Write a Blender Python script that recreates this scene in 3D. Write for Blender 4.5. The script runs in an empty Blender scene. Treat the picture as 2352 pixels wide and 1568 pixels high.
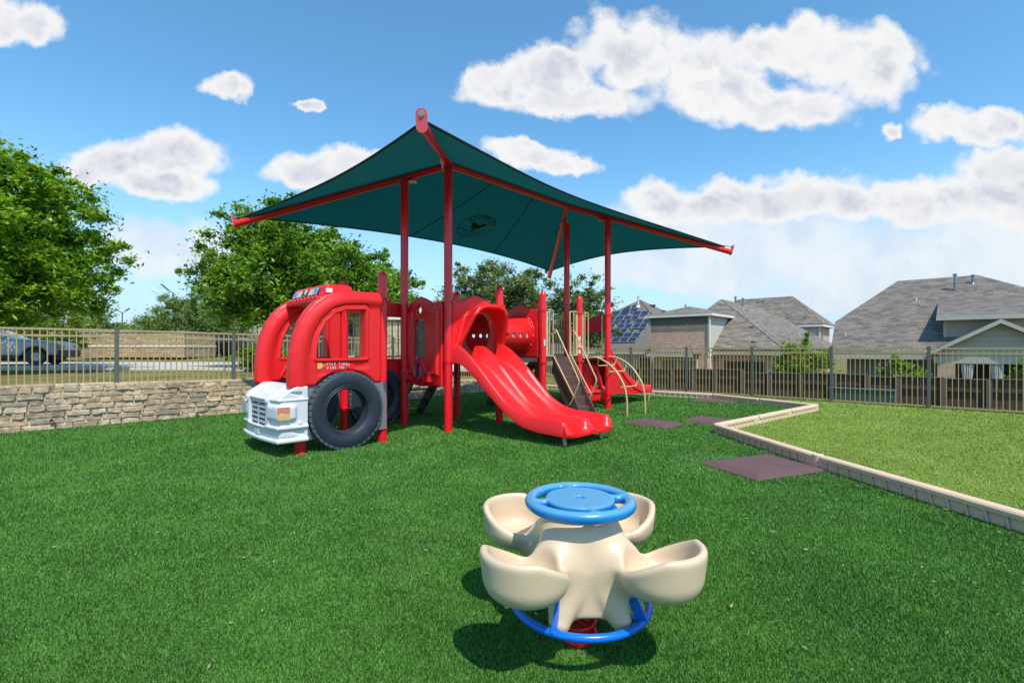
import bpy, math, random
import numpy as np
from mathutils import Matrix, Vector
R=math.radians
random.seed(7); rng=np.random.default_rng(7)
scene=bpy.context.scene
col=scene.collection
# ---------------------------------------------------------------- camera
H=1.4; FP=17/36*2352; YH=800; CX=1176      # lens in photo pixels (2352 wide), horizon row
cd=bpy.data.cameras.new('camera'); cam=bpy.data.objects.new('camera',cd); col.objects.link(cam)
cd.lens=17; cd.sensor_width=36; cd.shift_y=(YH-784)/2352; cd.clip_start=.05; cd.clip_end=3000
cam.location=(0,0,H); cam.rotation_euler=(R(90),0,0); scene.camera=cam
# ---------------------------------------------------------------- light
SUN=Vector((.23,-.50,.84)).normalized()
sun_el=math.asin(SUN.z); sun_rot=math.atan2(SUN.x,SUN.y)
sl=bpy.data.lights.new('sun','SUN'); sl.energy=4.2; sl.angle=R(.53); sl.color=(1,.955,.88)
so=bpy.data.objects.new('sun',sl); col.objects.link(so); so.rotation_euler=SUN.to_track_quat('Z','Y').to_euler()
scene.view_settings.view_transform='Standard'; scene.view_settings.look='None'
scene.view_settings.exposure=0.12; scene.view_settings.gamma=1
world=bpy.data.worlds.new('World'); scene.world=world; world.use_nodes=True

class NT:
    """tiny node-tree builder"""
    def __init__(s,t): s.t=t; s.n=t.nodes; s.l=t.links
    def new(s,typ,**k):
        n=s.n.new(typ)
        for a,v in k.items():
            if a in ('inp',):
                for i,x in v.items(): s.set(n.inputs[i],x)
            else: setattr(n,a,v)
        return n
    def set(s,sock,v):
        if isinstance(v,bpy.types.NodeSocket): s.l.new(v,sock)
        elif v is not None:
            if hasattr(sock,'default_value'):
                if isinstance(v,(tuple,list)) and len(v)==3 and len(sock.default_value)==4: v=tuple(v)+(1,)
                sock.default_value=v
    def m(s,op,a,b=None,c=None,clamp=False):
        n=s.n.new('ShaderNodeMath'); n.operation=op; n.use_clamp=clamp
        s.set(n.inputs[0],a); s.set(n.inputs[1],b) if b is not None else 0
        if c is not None: s.set(n.inputs[2],c)
        return n.outputs[0]
    def vm(s,op,a,b=None):
        n=s.n.new('ShaderNodeVectorMath'); n.operation=op; s.set(n.inputs[0],a)
        if b is not None: s.set(n.inputs[1],b)
        return n.outputs[0]
    def mix(s,f,a,b,blend='MIX'):
        n=s.n.new('ShaderNodeMix'); n.data_type='RGBA'; n.blend_type=blend
        s.set(n.inputs[0],f); s.set(n.inputs[6],a); s.set(n.inputs[7],b); return n.outputs[2]
    def noise(s,v,scale,detail=3,rough=.55,out=0,dist=0):
        n=s.new('ShaderNodeTexNoise'); s.set(n.inputs['Vector'],v); n.inputs['Scale'].default_value=scale
        n.inputs['Detail'].default_value=detail; n.inputs['Roughness'].default_value=rough; n.inputs['Distortion'].default_value=dist
        return n.outputs[out]
    def ramp(s,f,stops,interp='LINEAR'):
        n=s.new('ShaderNodeValToRGB'); s.set(n.inputs[0],f); e=n.color_ramp.elements; n.color_ramp.interpolation=interp
        while len(e)<len(stops): e.new(.5)
        for i,(p,c) in enumerate(stops):
            e[i].position=p; e[i].color=(c if len(c)==4 else tuple(c)+(1,)) if isinstance(c,(tuple,list)) else (c,c,c,1)
        return n.outputs[0]
    def smooth(s,x,a,b):
        n=s.new('ShaderNodeMapRange'); n.interpolation_type='SMOOTHSTEP'; s.set(n.inputs[0],x)
        n.inputs[1].default_value=a; n.inputs[2].default_value=b; return n.outputs[0]

# ---- sky: Nishita blue with clouds placed by direction
w=NT(world.node_tree); bg=w.n['Background']
sky=w.new('ShaderNodeTexSky',sky_type='NISHITA',sun_disc=False,sun_elevation=sun_el,sun_rotation=sun_rot)
sky.air_density=1.15; sky.dust_density=.35; sky.ozone_density=2.2; sky.altitude=100
SK=.15
def scaled(c,k):
    n=w.new('ShaderNodeVectorMath',operation='SCALE'); w.set(n.inputs[0],c); n.inputs[3].default_value=k; return n.outputs[0]
tc=w.new('ShaderNodeTexCoord').outputs['Generated']
sep=w.new('ShaderNodeSeparateXYZ'); w.l.new(tc,sep.inputs[0])
yy=w.m('MAXIMUM',sep.outputs[1],.02)
ga=w.m('DIVIDE',sep.outputs[0],yy); gb=w.m('DIVIDE',sep.outputs[2],yy)
comb=w.new('ShaderNodeCombineXYZ'); w.l.new(ga,comb.inputs[0]); w.l.new(gb,comb.inputs[1])
P0=comb.outputs[0]
warp=w.vm('SUBTRACT',w.noise(P0,5.5,5,.62,out=1),(.5,.5,.5))
wsc=w.new('ShaderNodeVectorMath',operation='SCALE'); w.l.new(warp,wsc.inputs[0]); wsc.inputs[3].default_value=.13
P1=w.vm('ADD',P0,wsc.outputs[0])
sp=w.new('ShaderNodeSeparateXYZ'); w.l.new(P1,sp.inputs[0])
def blob(cx,cy,rx,ry):
    a=(cx-CX)/FP; b=(YH-cy)/FP; rx/=FP; ry/=FP
    dx=w.m('MULTIPLY',w.m('SUBTRACT',sp.outputs[0],a),1/rx); dy=w.m('MULTIPLY',w.m('SUBTRACT',sp.outputs[1],b),1/ry)
    # flat bottoms: squash the lower half
    dy2=w.m('MULTIPLY',dy,dy); d=w.m('ADD',w.m('MULTIPLY',dx,dx),dy2)
    return w.m('SUBTRACT',1.0,d), dy
def cloudset(L):
    acc=None; low=None
    for b in L:
        d,dy=blob(*b); acc=d if acc is None else w.m('SMOOTH_MAX',acc,d,.25)
    return acc
BL=[(1125,185,100,60),(1240,165,120,60),(1330,225,210,48),(1440,105,150,92),(1590,130,160,90),(1640,195,170,80),(1740,95,80,60),(1790,240,220,70),(1850,110,110,85),(1990,150,160,105),
    (40,38,115,62),(525,212,70,34),(700,228,34,20),(255,368,120,55),(395,350,125,65),(370,425,130,42),(735,385,150,52),(860,365,70,32),
    (1200,352,130,34),(1300,378,100,26),(2240,288,170,42),(2330,375,150,55),(2040,288,32,20),
    (1530,455,130,60),(1700,470,170,55),(1900,460,190,60),(2120,450,190,65),(2310,450,180,85)]
dens=cloudset(BL)
fb=w.m('ADD',w.m('MULTIPLY',w.noise(P0,17,7,.66),.8),w.m('MULTIPLY',w.noise(P0,60,4,.6),.2))
def vor(v,s):
    n=w.new('ShaderNodeTexVoronoi',feature='F1'); w.set(n.inputs['Vector'],v); n.inputs['Scale'].default_value=s; return n.outputs['Distance']
def billow(v):
    wv=w.new('ShaderNodeVectorMath',operation='SCALE'); w.l.new(w.vm('SUBTRACT',w.noise(v,9,2,.6,out=1),(.5,.5,.5)),wv.inputs[0]); wv.inputs[3].default_value=.06
    v2=w.vm('ADD',v,wv.outputs[0]); return w.m('SUBTRACT',1.0,w.m('ADD',w.m('MULTIPLY',vor(v2,11),.9),w.m('MULTIPLY',vor(v2,27),.45)))
B1=billow(P0)
dens=w.m('ADD',dens,w.m('ADD',w.m('MULTIPLY',w.m('SUBTRACT',fb,.5),.95),w.m('MULTIPLY',w.m('SUBTRACT',B1,.42),.9)))
mask=w.smooth(dens,-.28,.52)
BS=[(1500,520,200,60),(1750,610,500,60),(2300,540,260,110),(1560,600,160,50),(2050,650,380,60),(330,540,110,40),(480,540,90,60),(420,585,190,48),(1700,560,420,70),(2150,590,420,90),(1600,640,240,40),(560,560,120,60),(1900,690,300,25)]
soft=cloudset(BS)
soft=w.m('ADD',soft,w.m('MULTIPLY',w.m('SUBTRACT',w.noise(P0,9,5,.6),.5),1.5))
smask=w.m('MULTIPLY',w.smooth(soft,-.30,.95),.80)
front=w.smooth(sep.outputs[1],.05,.2)
up=w.smooth(sep.outputs[2],-.02,.02)
mask=w.m('MULTIPLY',w.m('MULTIPLY',mask,front),up); smask=w.m('MULTIPLY',w.m('MULTIPLY',smask,front),up)
# cloud tone: bright rims, lavender grey bellies
r1=w.noise(P1,8,6,.6); r2=w.noise(w.vm('ADD',P1,(-.008,-.028,0.)),8,6,.6); rel=w.smooth(w.m('ADD',w.m('SUBTRACT',r2,r1),w.m('MULTIPLY',w.m('SUBTRACT',billow(w.vm('ADD',P0,(-.006,-.016,0.))),B1),.45)),-.12,.14)
bel=w.noise(w.vm('ADD',P1,(.0,.02,3.)),4.5,4,.5)
bel=w.m('MULTIPLY',w.m('ADD',w.m('MULTIPLY',rel,.72),w.m('MULTIPLY',w.smooth(bel,.36,.62),.6)),w.smooth(dens,.30,1.1))
cc=w.mix(w.m('MULTIPLY',bel,1.0,clamp=True),(1.0,1.0,1.0),(.67,.71,.82))
cs=w.mix(w.smooth(w.noise(P1,7,5,.6),.4,.65),(.98,.985,1.0),(.80,.86,.96))
skyc=w.mix(1.0,sky.outputs[0],(.74,1.20,1.33),'MULTIPLY')
hz=w.m('POWER',w.smooth(sep.outputs[2],.42,.0),1.6)
skyc=w.mix(w.m('MULTIPLY',hz,.88),skyc,scaled((.58,.76,.95),.95/SK))
c1=w.mix(smask,skyc,scaled(cs,.86/SK)); c2=w.mix(mask,c1,scaled(cc,.86/SK))
w.l.new(c2,bg.inputs[0]); bg.inputs[1].default_value=SK

# ---------------------------------------------------------------- materials
MATS={}
def newmat(name):
    m=bpy.data.materials.new(name); m.use_nodes=True; t=NT(m.node_tree); b=t.n['Principled BSDF']; return m,t,b
def bump(t,b,h,strength,dist=.01):
    n=t.new('ShaderNodeBump'); t.l.new(h,n.inputs['Height']); n.inputs['Strength'].default_value=strength; n.inputs['Distance'].default_value=dist
    t.l.new(n.outputs[0],b.inputs['Normal'])
def wpos(t): return t.new('ShaderNodeNewGeometry').outputs['Position']
def plain(name,c,rough=.4,var=.12,vs=3.,bmp=.05,bs=220.,metal=0,spec=.5,grime=.0,coat=0):
    if name in MATS: return MATS[name]
    m,t,b=newmat(name); P=wpos(t)
    n=t.noise(P,vs,4,.6); dark=tuple(x*(1-var) for x in c); lite=tuple(min(1,x*(1+var)) for x in c)
    cc=t.mix(n,dark,lite)
    if grime:
        g=t.smooth(t.noise(P,14,6,.7),.52,.72); cc=t.mix(t.m('MULTIPLY',g,grime),cc,tuple(.5*x+.12 for x in c))
    t.set(b.inputs['Base Color'],cc)
    t.set(b.inputs['Roughness'],t.m('ADD',t.m('MULTIPLY',t.noise(P,9,4,.6),.2),rough-.1))
    b.inputs['Metallic'].default_value=metal; b.inputs['Specular IOR Level'].default_value=spec
    if coat: b.inputs['Coat Weight'].default_value=coat; b.inputs['Coat Roughness'].default_value=.15
    if bmp: bump(t,b,t.noise(P,bs,2,.5),bmp,.004)
    MATS[name]=m; return m
RED=plain('red_plastic',(.80,.012,.014),.38,.08,1.3,.08,160,grime=.06)
RPOST=plain('red_powder_coat',(.86,.010,.020),.30,.04,1.5,0,200,coat=.2)
PINK=plain('faded_red_cap',(.78,.10,.14),.5,.1)
WHITE=plain('white_plastic',(.66,.655,.65),.42,.06,4,.08,150,grime=.12)
DKSLOT=plain('dark_slot',(.03,.032,.035),.6)
TAN=plain('tan_plastic',(.66,.50,.33),.42,.07,2.5,.10,170,grime=.16)
TANP=plain('tan_powder_coat',(.56,.42,.21),.38,.06)
BROWN=plain('brown_deck_coat',(.085,.045,.038),.5,.15)
BROWN2=plain('brown_plastic_step',(.12,.062,.05),.45,.1)
BLUE=plain('blue_plastic',(.006,.22,.58),.30,.06,4,.05,170,grime=.05)
BLUEF=plain('sun_faded_blue_plastic',(.10,.33,.62),.42,.22,9,.06,170)
BLUEP=plain('blue_powder_coat',(.003,.15,.62),.25,.05)
RSPR=plain('red_spring_coat',(.68,.006,.012),.25,.05)
BLACK=plain('black_plastic',(.010,.014,.022),.5,.2)
RUB=plain('tyre_rubber',(.020,.028,.040),.48,.15,5,.15,120,grime=.10)
RUB2=plain('tyre_tread_rubber',(.075,.085,.10),.7,.25,9,.2,90)
STEEL=plain('galvanised_steel',(.5,.5,.5),.3,.1,metal=.9)
MAT_R=plain('purple_brown_rubber',(.125,.062,.060),.75,.10,5,.5,140)
FPOST=plain('grey_green_fence_post',(.115,.12,.095),.5,.1)
FTAN=plain('bronze_tan_fence_coat',(.44,.32,.15),.42,.08)
CURB=plain('tan_border_plastic',(.70,.50,.33),.6,.10,5,.25,110,grime=.25)

def slidered():
    m,t,b=newmat('scuffed_slide_plastic'); P=wpos(t); mp=t.new('ShaderNodeMapping'); t.l.new(P,mp.inputs[0]); mp.inputs['Rotation'].default_value=(0,.5,.65); mp.inputs['Scale'].default_value=(2.2,34,34)
    s=t.smooth(t.noise(mp.outputs[0],1.6,5,.7),.54,.74); g=t.smooth(t.noise(P,2.3,4,.6),.42,.66)
    t.set(b.inputs['Base Color'],t.mix(t.m('MULTIPLY',t.m('MULTIPLY',s,g),.40),t.mix(t.noise(P,1.4,3,.5),(.76,.010,.012),(.84,.020,.022)),(.80,.14,.13)))
    t.set(b.inputs['Roughness'],t.m('ADD',t.m('MULTIPLY',s,.22),.33)); bump(t,b,t.noise(P,150,2,.5),.06,.004); return m
SRED=slidered()
def rustic_stone(name,pal,mort,):
    m,t,b=newmat(name); g=t.new('ShaderNodeNewGeometry'); r=g.outputs['Random Per Island']; P=g.outputs['Position']
    c=t.ramp(r,[(i/(len(pal)-1),x) for i,x in enumerate(pal)])
    n=t.noise(P,9,6,.65); c=t.mix(t.smooth(n,.35,.7),c,t.mix(.6,c,(.12,.09,.06)))
    st=t.smooth(t.noise(P,1.1,4,.6),.50,.72); c=t.mix(t.m('MULTIPLY',st,.4),c,(.20,.15,.11))
    wh=t.smooth(t.noise(P,3.1,5,.7),.60,.72); c=t.mix(t.m('MULTIPLY',wh,.55),c,(.62,.54,.44))
    t.set(b.inputs['Base Color'],c); b.inputs['Roughness'].default_value=.9
    bump(t,b,t.noise(P,34,8,.7),.8,.02); return m
STONE=rustic_stone('rustic_limestone',[(.64,.46,.28),(.76,.59,.39),(.44,.33,.23),(.80,.63,.43),(.66,.45,.24),(.52,.41,.29),(.72,.54,.37)],None)
MORTAR=plain('pale_mortar',(.66,.54,.40),.95,.2,6,.6,60)

def uvc(t): return t.new('ShaderNodeUVMap').outputs[0]
def brick(name,c1,c2,mo,bw=.22,bh=.075,ms=.012,bmps=.4,big=None,offs=.5):
    m,t,b=newmat(name); br=t.new('ShaderNodeTexBrick'); U=uvc(t); t.l.new(U,br.inputs['Vector'])
    br.inputs['Color1'].default_value=c1+(1,); br.inputs['Color2'].default_value=c2+(1,); br.inputs['Mortar'].default_value=mo+(1,)
    br.inputs['Scale'].default_value=1; br.inputs['Brick Width'].default_value=bw; br.inputs['Row Height'].default_value=bh
    br.inputs['Mortar Size'].default_value=ms; br.inputs['Mortar Smooth'].default_value=.2; br.inputs['Bias'].default_value=0; br.offset=offs
    c=br.outputs[0]; n=t.noise(U,2.2,5,.65); c=t.mix(t.m('MULTIPLY',t.smooth(n,.45,.75),.4),c,big or c1)
    c=t.mix(t.m('MULTIPLY',t.noise(U,40,4,.6),.25),c,(.1,.08,.06))
    t.set(b.inputs['Base Color'],c); b.inputs['Roughness'].default_value=.85; bump(t,b,br.outputs[1],-bmps,.01); return m
BRICK=brick('tan_red_brick',(.74,.43,.29),(.52,.26,.17),(.62,.50,.38),.24,.08,.012)
BRICKD=brick('soldier_course_brick',(.17,.13,.11),(.13,.10,.09),(.2,.17,.15),.09,.30,.012,offs=0)
SHINGLE=brick('asphalt_shingle',(.235,.195,.155),(.095,.083,.075),(.10,.085,.075),.30,.14,.006,.3,(.30,.25,.20),.37)
SHINGLE2=brick('weathered_brown_shingle',(.30,.225,.17),(.10,.10,.085),(.10,.085,.075),.34,.14,.006,.3,(.24,.24,.19),.37)
SHINGLE3=brick('plain_grey_shingle',(.175,.15,.125),(.155,.132,.11),(.13,.11,.095),.32,.15,.004,.2,(.2,.18,.165),.37)
STONEBLD=brick('stacked_stone_veneer',(.68,.52,.31),(.40,.27,.15),(.22,.15,.09),.55,.13,.016,.8,(.55,.40,.22),.41)
STONEPALE=brick('pale_stone_veneer',(.66,.57,.40),(.52,.43,.28),(.28,.23,.15),.6,.24,.015,.7,(.7,.62,.46),.41)
def siding(name,c,h=.19):
    m,t,b=newmat(name); U=uvc(t); s=t.new('ShaderNodeSeparateXYZ'); t.l.new(U,s.inputs[0])
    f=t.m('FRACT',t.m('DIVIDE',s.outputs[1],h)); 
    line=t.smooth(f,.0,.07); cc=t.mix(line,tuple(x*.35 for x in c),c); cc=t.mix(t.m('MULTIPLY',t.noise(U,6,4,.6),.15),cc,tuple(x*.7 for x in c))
    t.set(b.inputs['Base Color'],cc); b.inputs['Roughness'].default_value=.7; bump(t,b,f,.5,.02); return m
SIDW=siding('pale_lap_siding',(.60,.55,.45)); SIDG=siding('beige_lap_siding',(.48,.43,.35),.2)
def vsiding(name,c,h=.3):
    m,t,b=newmat(name); U=uvc(t); s=t.new('ShaderNodeSeparateXYZ'); t.l.new(U,s.inputs[0])
    f=t.m('FRACT',t.m('DIVIDE',s.outputs[0],h)); line=t.smooth(f,.0,.1)
    t.set(b.inputs['Base Color'],t.mix(line,tuple(x*.6 for x in c),c)); b.inputs['Roughness'].default_value=.6; return m
VSID=vsiding('vertical_panel_siding',(.55,.47,.38))
TRIM=plain('cream_trim_paint',(.52,.47,.38),.6,.06); WTRIM=plain('white_trim_paint',(.74,.72,.66),.6,.05)
GLASS=plain('dark_window_glass',(.035,.05,.05),.08,.3,1.,0,metal=0,spec=.8); GREENGL=plain('green_window_glass',(.16,.22,.20),.15,.2,1.,0,spec=.7)
CONC=plain('concrete_road_surface',(.50,.47,.43),.9,.1,.8,.4,50); 
PIPE=plain('galvanised_vent_pipe',(.22,.25,.29),.35,.1,metal=.6); LEAD=plain('pale_lead_flashing',(.6,.6,.6),.6,.1)
def wood():
    m,t,b=newmat('dark_brown_stained_board'); g=t.new('ShaderNodeNewGeometry'); P=g.outputs['Position']
    mp=t.new('ShaderNodeMapping'); t.l.new(P,mp.inputs[0]); mp.inputs['Scale'].default_value=(9,9,.9)
    n=t.noise(mp.outputs[0],2.2,6,.7); c=t.ramp(n,[(.3,(.045,.022,.014)),(.55,(.10,.052,.032)),(.72,(.17,.092,.058))])
    c=t.mix(t.m('MULTIPLY',g.outputs['Random Per Island'],.55),c,(.10,.066,.052))
    t.set(b.inputs['Base Color'],c); b.inputs['Roughness'].default_value=.85; bump(t,b,n,.4,.01); return m
WOOD=wood(); WPOST=plain('grey_brown_timber_post',(.14,.11,.095),.8,.25,8)
def bark(name='bark',c=(.11,.085,.065)):
    m,t,b=newmat(name); P=wpos(t); n=t.noise(P,16,8,.7); t.set(b.inputs['Base Color'],t.mix(n,tuple(x*.5 for x in c),tuple(x*1.5 for x in c)))
    b.inputs['Roughness'].default_value=.95; bump(t,b,n,.8,.03); return m
BARK=bark()
def leafmat(name,dark,mid,lite,tr=.35,rough=.45):
    m,t,b=newmat(name); g=t.new('ShaderNodeNewGeometry'); r=g.outputs['Random Per Island']
    big=t.noise(g.outputs['Position'],.9,3,.6)
    f=t.m('ADD',t.m('MULTIPLY',r,.6),t.m('MULTIPLY',t.smooth(big,.35,.65),.4))
    c=t.ramp(f,[(.0,dark),(.5,mid),(1,lite)])
    t.set(b.inputs['Base Color'],c); b.inputs['Roughness'].default_value=rough; b.inputs['Specular IOR Level'].default_value=.35
    tl=t.new('ShaderNodeBsdfTranslucent'); t.set(tl.inputs[0],t.mix(1,c,(1.5,1.7,.5),'MULTIPLY'))
    mx=t.new('ShaderNodeMixShader'); mx.inputs[0].default_value=tr; t.l.new(b.outputs[0],mx.inputs[1]); t.l.new(tl.outputs[0],mx.inputs[2])
    t.l.new(mx.outputs[0],t.n['Material Output'].inputs[0]); return m
LEAFA=leafmat('maple_leaf',(.030,.10,.006),(.155,.29,.016),(.52,.65,.07))
LEAFB=leafmat('dark_pear_leaf',(.026,.09,.008),(.13,.25,.022),(.45,.58,.10))
LEAFO=leafmat('olive_oak_leaf',(.06,.10,.03),(.15,.20,.07),(.30,.36,.16),.3)
LEAFC=leafmat('cedar_needle',(.09,.14,.04),(.19,.27,.08),(.33,.42,.16),.35)
LEAFY=leafmat('yellow_green_leaf',(.08,.13,.012),(.19,.26,.03),(.34,.38,.06),.4)
LEAFS=leafmat('bright_shrub_leaf',(.07,.14,.01),(.16,.26,.02),(.28,.38,.04),.35)
def grassmat(name,cols,scale1,scale2,bs,streak=None,leaf=False,patch=None):
    m,t,b=newmat(name); g=t.new('ShaderNodeNewGeometry'); P=g.outputs['Position']
    n1=t.noise(P,scale1,5,.65); n2=t.noise(P,scale2,4,.7)
    f=t.m('ADD',t.m('MULTIPLY',n1,.55),t.m('MULTIPLY',n2,.45))
    c=t.ramp(f,[(.30,cols[0]),(.5,cols[1]),(.68,cols[2])])
    if patch:
        pn=t.smooth(t.noise(P,patch[1],5,.6,dist=.6),.5,.78); c=t.mix(t.m('MULTIPLY',pn,patch[2]),c,patch[0])
    if leaf:
        c=t.mix(t.m('MULTIPLY',g.outputs['Random Per Island'],.55),c,cols[3])
    t.set(b.inputs['Base Color'],c); b.inputs['Roughness'].default_value=.75 if leaf else .9; b.inputs['Specular IOR Level'].default_value=.12
    if not leaf: bump(t,b,n2,bs,.03)
    return m
TURF=grassmat('artificial_turf_backing',[(.012,.062,.003),(.034,.130,.007),(.09,.23,.02)],1.3,75,1.0,patch=((.10,.19,.08),.55,.45))
TURFB=grassmat('artificial_turf_blade',[(.020,.090,.007),(.052,.185,.014),(.115,.31,.034),(.26,.43,.14)],1.3,6,0,leaf=True,patch=((.16,.30,.08),.55,.40))
LAWN=grassmat('mown_lawn',[(.12,.19,.02),(.22,.30,.045),(.33,.41,.09)],1.1,38,1.0,patch=((.26,.27,.10),.45,.5))
LAWNB=grassmat('lawn_blade',[(.115,.21,.022),(.21,.325,.045),(.32,.43,.085),(.40,.44,.14)],1.1,6,0,leaf=True,patch=((.26,.28,.10),.45,.5))
VERGE=grassmat('dry_verge_grass',[(.06,.08,.02),(.16,.15,.045),(.34,.28,.12)],.9,14,.9,patch=((.36,.24,.13),1.3,.9))
FARG=grassmat('far_grass',[(.10,.13,.04),(.15,.18,.06),(.2,.22,.08)],.1,2,.3)

# ---------------------------------------------------------------- mesh helpers
class MB:
    def __init__(s): s.v=[]; s.f=[]
    def add(s,v,f):
        o=len(s.v); s.v+= [tuple(map(float,x)) for x in v]; s.f+=[tuple(o+i for i in q) for q in f]; return s
    def box(s,c,d,ax=None):
        """centre, full dims; ax = (ux,uy) horizontal unit axis of first dim"""
        a=Vector((ax[0],ax[1],0)).normalized() if ax else Vector((1,0,0)); b=Vector((-a.y,a.x,0)); z=Vector((0,0,1)); c=Vector(c)
        v=[c+a*(i*d[0]/2)+b*(j*d[1]/2)+z*(k*d[2]/2) for k in(-1,1) for j in(-1,1) for i in(-1,1)]
        return s.add(v,[(0,2,3,1),(4,5,7,6),(0,1,5,4),(2,6,7,3),(0,4,6,2),(1,3,7,5)])
    def beam(s,p0,p1,wd,hd,up=(0,0,1)):
        p0=Vector(p0);p1=Vector(p1); d=(p1-p0).normalized(); u=Vector(up)
        sd=d.cross(u); sd=sd.normalized() if sd.length>1e-4 else Vector((1,0,0)); uu=sd.cross(d)
        v=[p+sd*(i*wd/2)+uu*(k*hd/2) for p in(p0,p1) for k in(-1,1) for i in(-1,1)]
        return s.add(v,[(0,1,3,2),(4,6,7,5),(0,4,5,1),(2,3,7,6),(0,2,6,4),(1,5,7,3)])
    def tube(s,pts,r,n=12,closed=False,cap=True):
        pts=[Vector(p) for p in pts]; m=len(pts); rr=r if isinstance(r,(list,tuple)) else [r]*m
        T=[]
        for i in range(m):
            a=pts[(i-1)%m] if (closed or i>0) else pts[i]; b=pts[(i+1)%m] if (closed or i<m-1) else pts[i]
            T.append((b-a).normalized())
        nrm=T[0].orthogonal().normalized(); V=[]
        for i in range(m):
            nrm=(nrm-T[i]*nrm.dot(T[i])).normalized(); bn=T[i].cross(nrm)
            for k in range(n):
                a=2*math.pi*k/n; V.append(pts[i]+(nrm*math.cos(a)+bn*math.sin(a))*rr[i])
        F=[]
        for i in range(m if closed else m-1):
            j=(i+1)%m
            if closed and j==0:
                # find best twist offset
                best=min(range(n),key=lambda o:(V[i*n]-V[o]).length)
                for k in range(n): F.append((i*n+k,i*n+(k+1)%n,(k+1+best)%n,(k+best)%n))
            else:
                for k in range(n): F.append((i*n+k,i*n+(k+1)%n,j*n+(k+1)%n,j*n+k))
        if cap and not closed: F+= [tuple(range(n))[::-1],tuple((m-1)*n+k for k in range(n))]
        return s.add(V,F)
    def cyl(s,p0,p1,r0,r1=None,n=16): return s.tube([p0,p1],[r0,r1 if r1 is not None else r0],n)
    def lathe(s,prof,c=(0,0,0),n=32,fn=None,close=False):
        V=[];F=[]; m=len(prof)
        for (r,z) in prof:
            for k in range(n):
                a=2*math.pi*k/n; V.append((r*math.cos(a),r*math.sin(a),z))
        for i in range(m if close else m-1):
            j=(i+1)%m
            for k in range(n): F.append((i*n+k,i*n+(k+1)%n,j*n+(k+1)%n,j*n+k))
        if fn: V=[fn(*v) for v in V]
        V=[(v[0]+c[0],v[1]+c[1],v[2]+c[2]) for v in V]
        return s.add(V,F)
    def prism(s,poly,f0,f1):
        """poly 2D, f0/f1 map (a,b)->3D for both faces"""
        n=len(poly); V=[f0(*p) for p in poly]+[f1(*p) for p in poly]
        return s.add(V,[tuple(range(n))[::-1],tuple(range(n,2*n))]+[(i,(i+1)%n,n+(i+1)%n,n+i) for i in range(n)])
    def grid(s,P):
        """P: list of rows of 3D points"""
        m=len(P); n=len(P[0]); return s.add([p for r in P for p in r],[(i*n+j,i*n+j+1,(i+1)*n+j+1,(i+1)*n+j) for i in range(m-1) for j in range(n-1)])
    def sphere(s,c,r,n=12,sc=(1,1,1)):
        prof=[(max(1e-4,r*math.sin(math.pi*i/n)),-r*math.cos(math.pi*i/n)) for i in range(n+1)]
        return s.lathe(prof,c,2*n,fn=lambda x,y,z:(x*sc[0],y*sc[1],z*sc[2]))
    def build(s,name,mat,parent=None,smooth=35,bevel=0,world=True,fix=True,bseg=2):
        return mkmesh(name,s.v,s.f,mat,parent,smooth,bevel,world,fix,bseg)
def uvbox(me):
    n=len(me.loops)
    if n==0: return
    co=np.empty(len(me.vertices)*3); me.vertices.foreach_get('co',co); co=co.reshape(-1,3)
    nf=len(me.polygons); nr=np.empty(nf*3); me.polygons.foreach_get('normal',nr); nr=nr.reshape(-1,3)
    lt=np.empty(nf,int); me.polygons.foreach_get('loop_total',lt); li=np.empty(n,int); me.loops.foreach_get('vertex_index',li)
    N=np.repeat(nr,lt,axis=0); t=np.stack([-N[:,1],N[:,0],np.zeros(n)],1); L=np.linalg.norm(t,axis=1); bad=L<.05
    t[bad]=(1,0,0); t/=np.linalg.norm(t,axis=1)[:,None]; b=np.cross(N,t); P=co[li]
    uv=np.stack([(P*t).sum(1),(P*b).sum(1)],1); l=me.uv_layers.new(name='UVMap'); l.data.foreach_set('uv',uv.ravel())
def invm(o):
    return TM.get(o.name,Matrix.Identity(4)).inverted()
TM={}
def mkmesh(name,v,f,mat,parent=None,smooth=35,bevel=0,world=True,fix=True,bseg=2):
    import bmesh
    me=bpy.data.meshes.new(name); me.from_pydata([tuple(x) for x in v],[],f)
    if fix and len(v)<60000:
        bm=bmesh.new(); bm.from_mesh(me); bmesh.ops.recalc_face_normals(bm,faces=bm.faces); bm.to_mesh(me); bm.free()
    me.validate(); uvbox(me)
    if smooth:
        me.polygons.foreach_set('use_smooth',[True]*len(me.polygons)); me.set_sharp_from_angle(angle=R(smooth))
    mats=mat if isinstance(mat,(list,tuple)) else [mat]
    for m in mats: me.materials.append(m)
    o=bpy.data.objects.new(name,me); col.objects.link(o)
    if parent:
        o.parent=parent
        if world: o.matrix_parent_inverse=invm(parent)
    if bevel:
        b=o.modifiers.new('bevel','BEVEL'); b.width=bevel; b.segments=bseg; b.limit_method='ANGLE'; b.angle_limit=R(40); b.harden_normals=False
    return o
def tag(o,label=None,cat=None,group=None,kind=None):
    for k,v in (('label',label),('category',cat),('group',group),('kind',kind)):
        if v: o[k]=v
    return o
def thing(name,label,cat,loc=(0,0,0),rz=0,group=None):
    o=bpy.data.objects.new(name,None); o.empty_display_size=.2; col.objects.link(o); o.location=loc; o.rotation_euler=(0,0,rz)
    TM[o.name]=Matrix.Translation(loc)@Matrix.Rotation(rz,4,'Z')
    return tag(o,label,cat,group)
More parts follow.
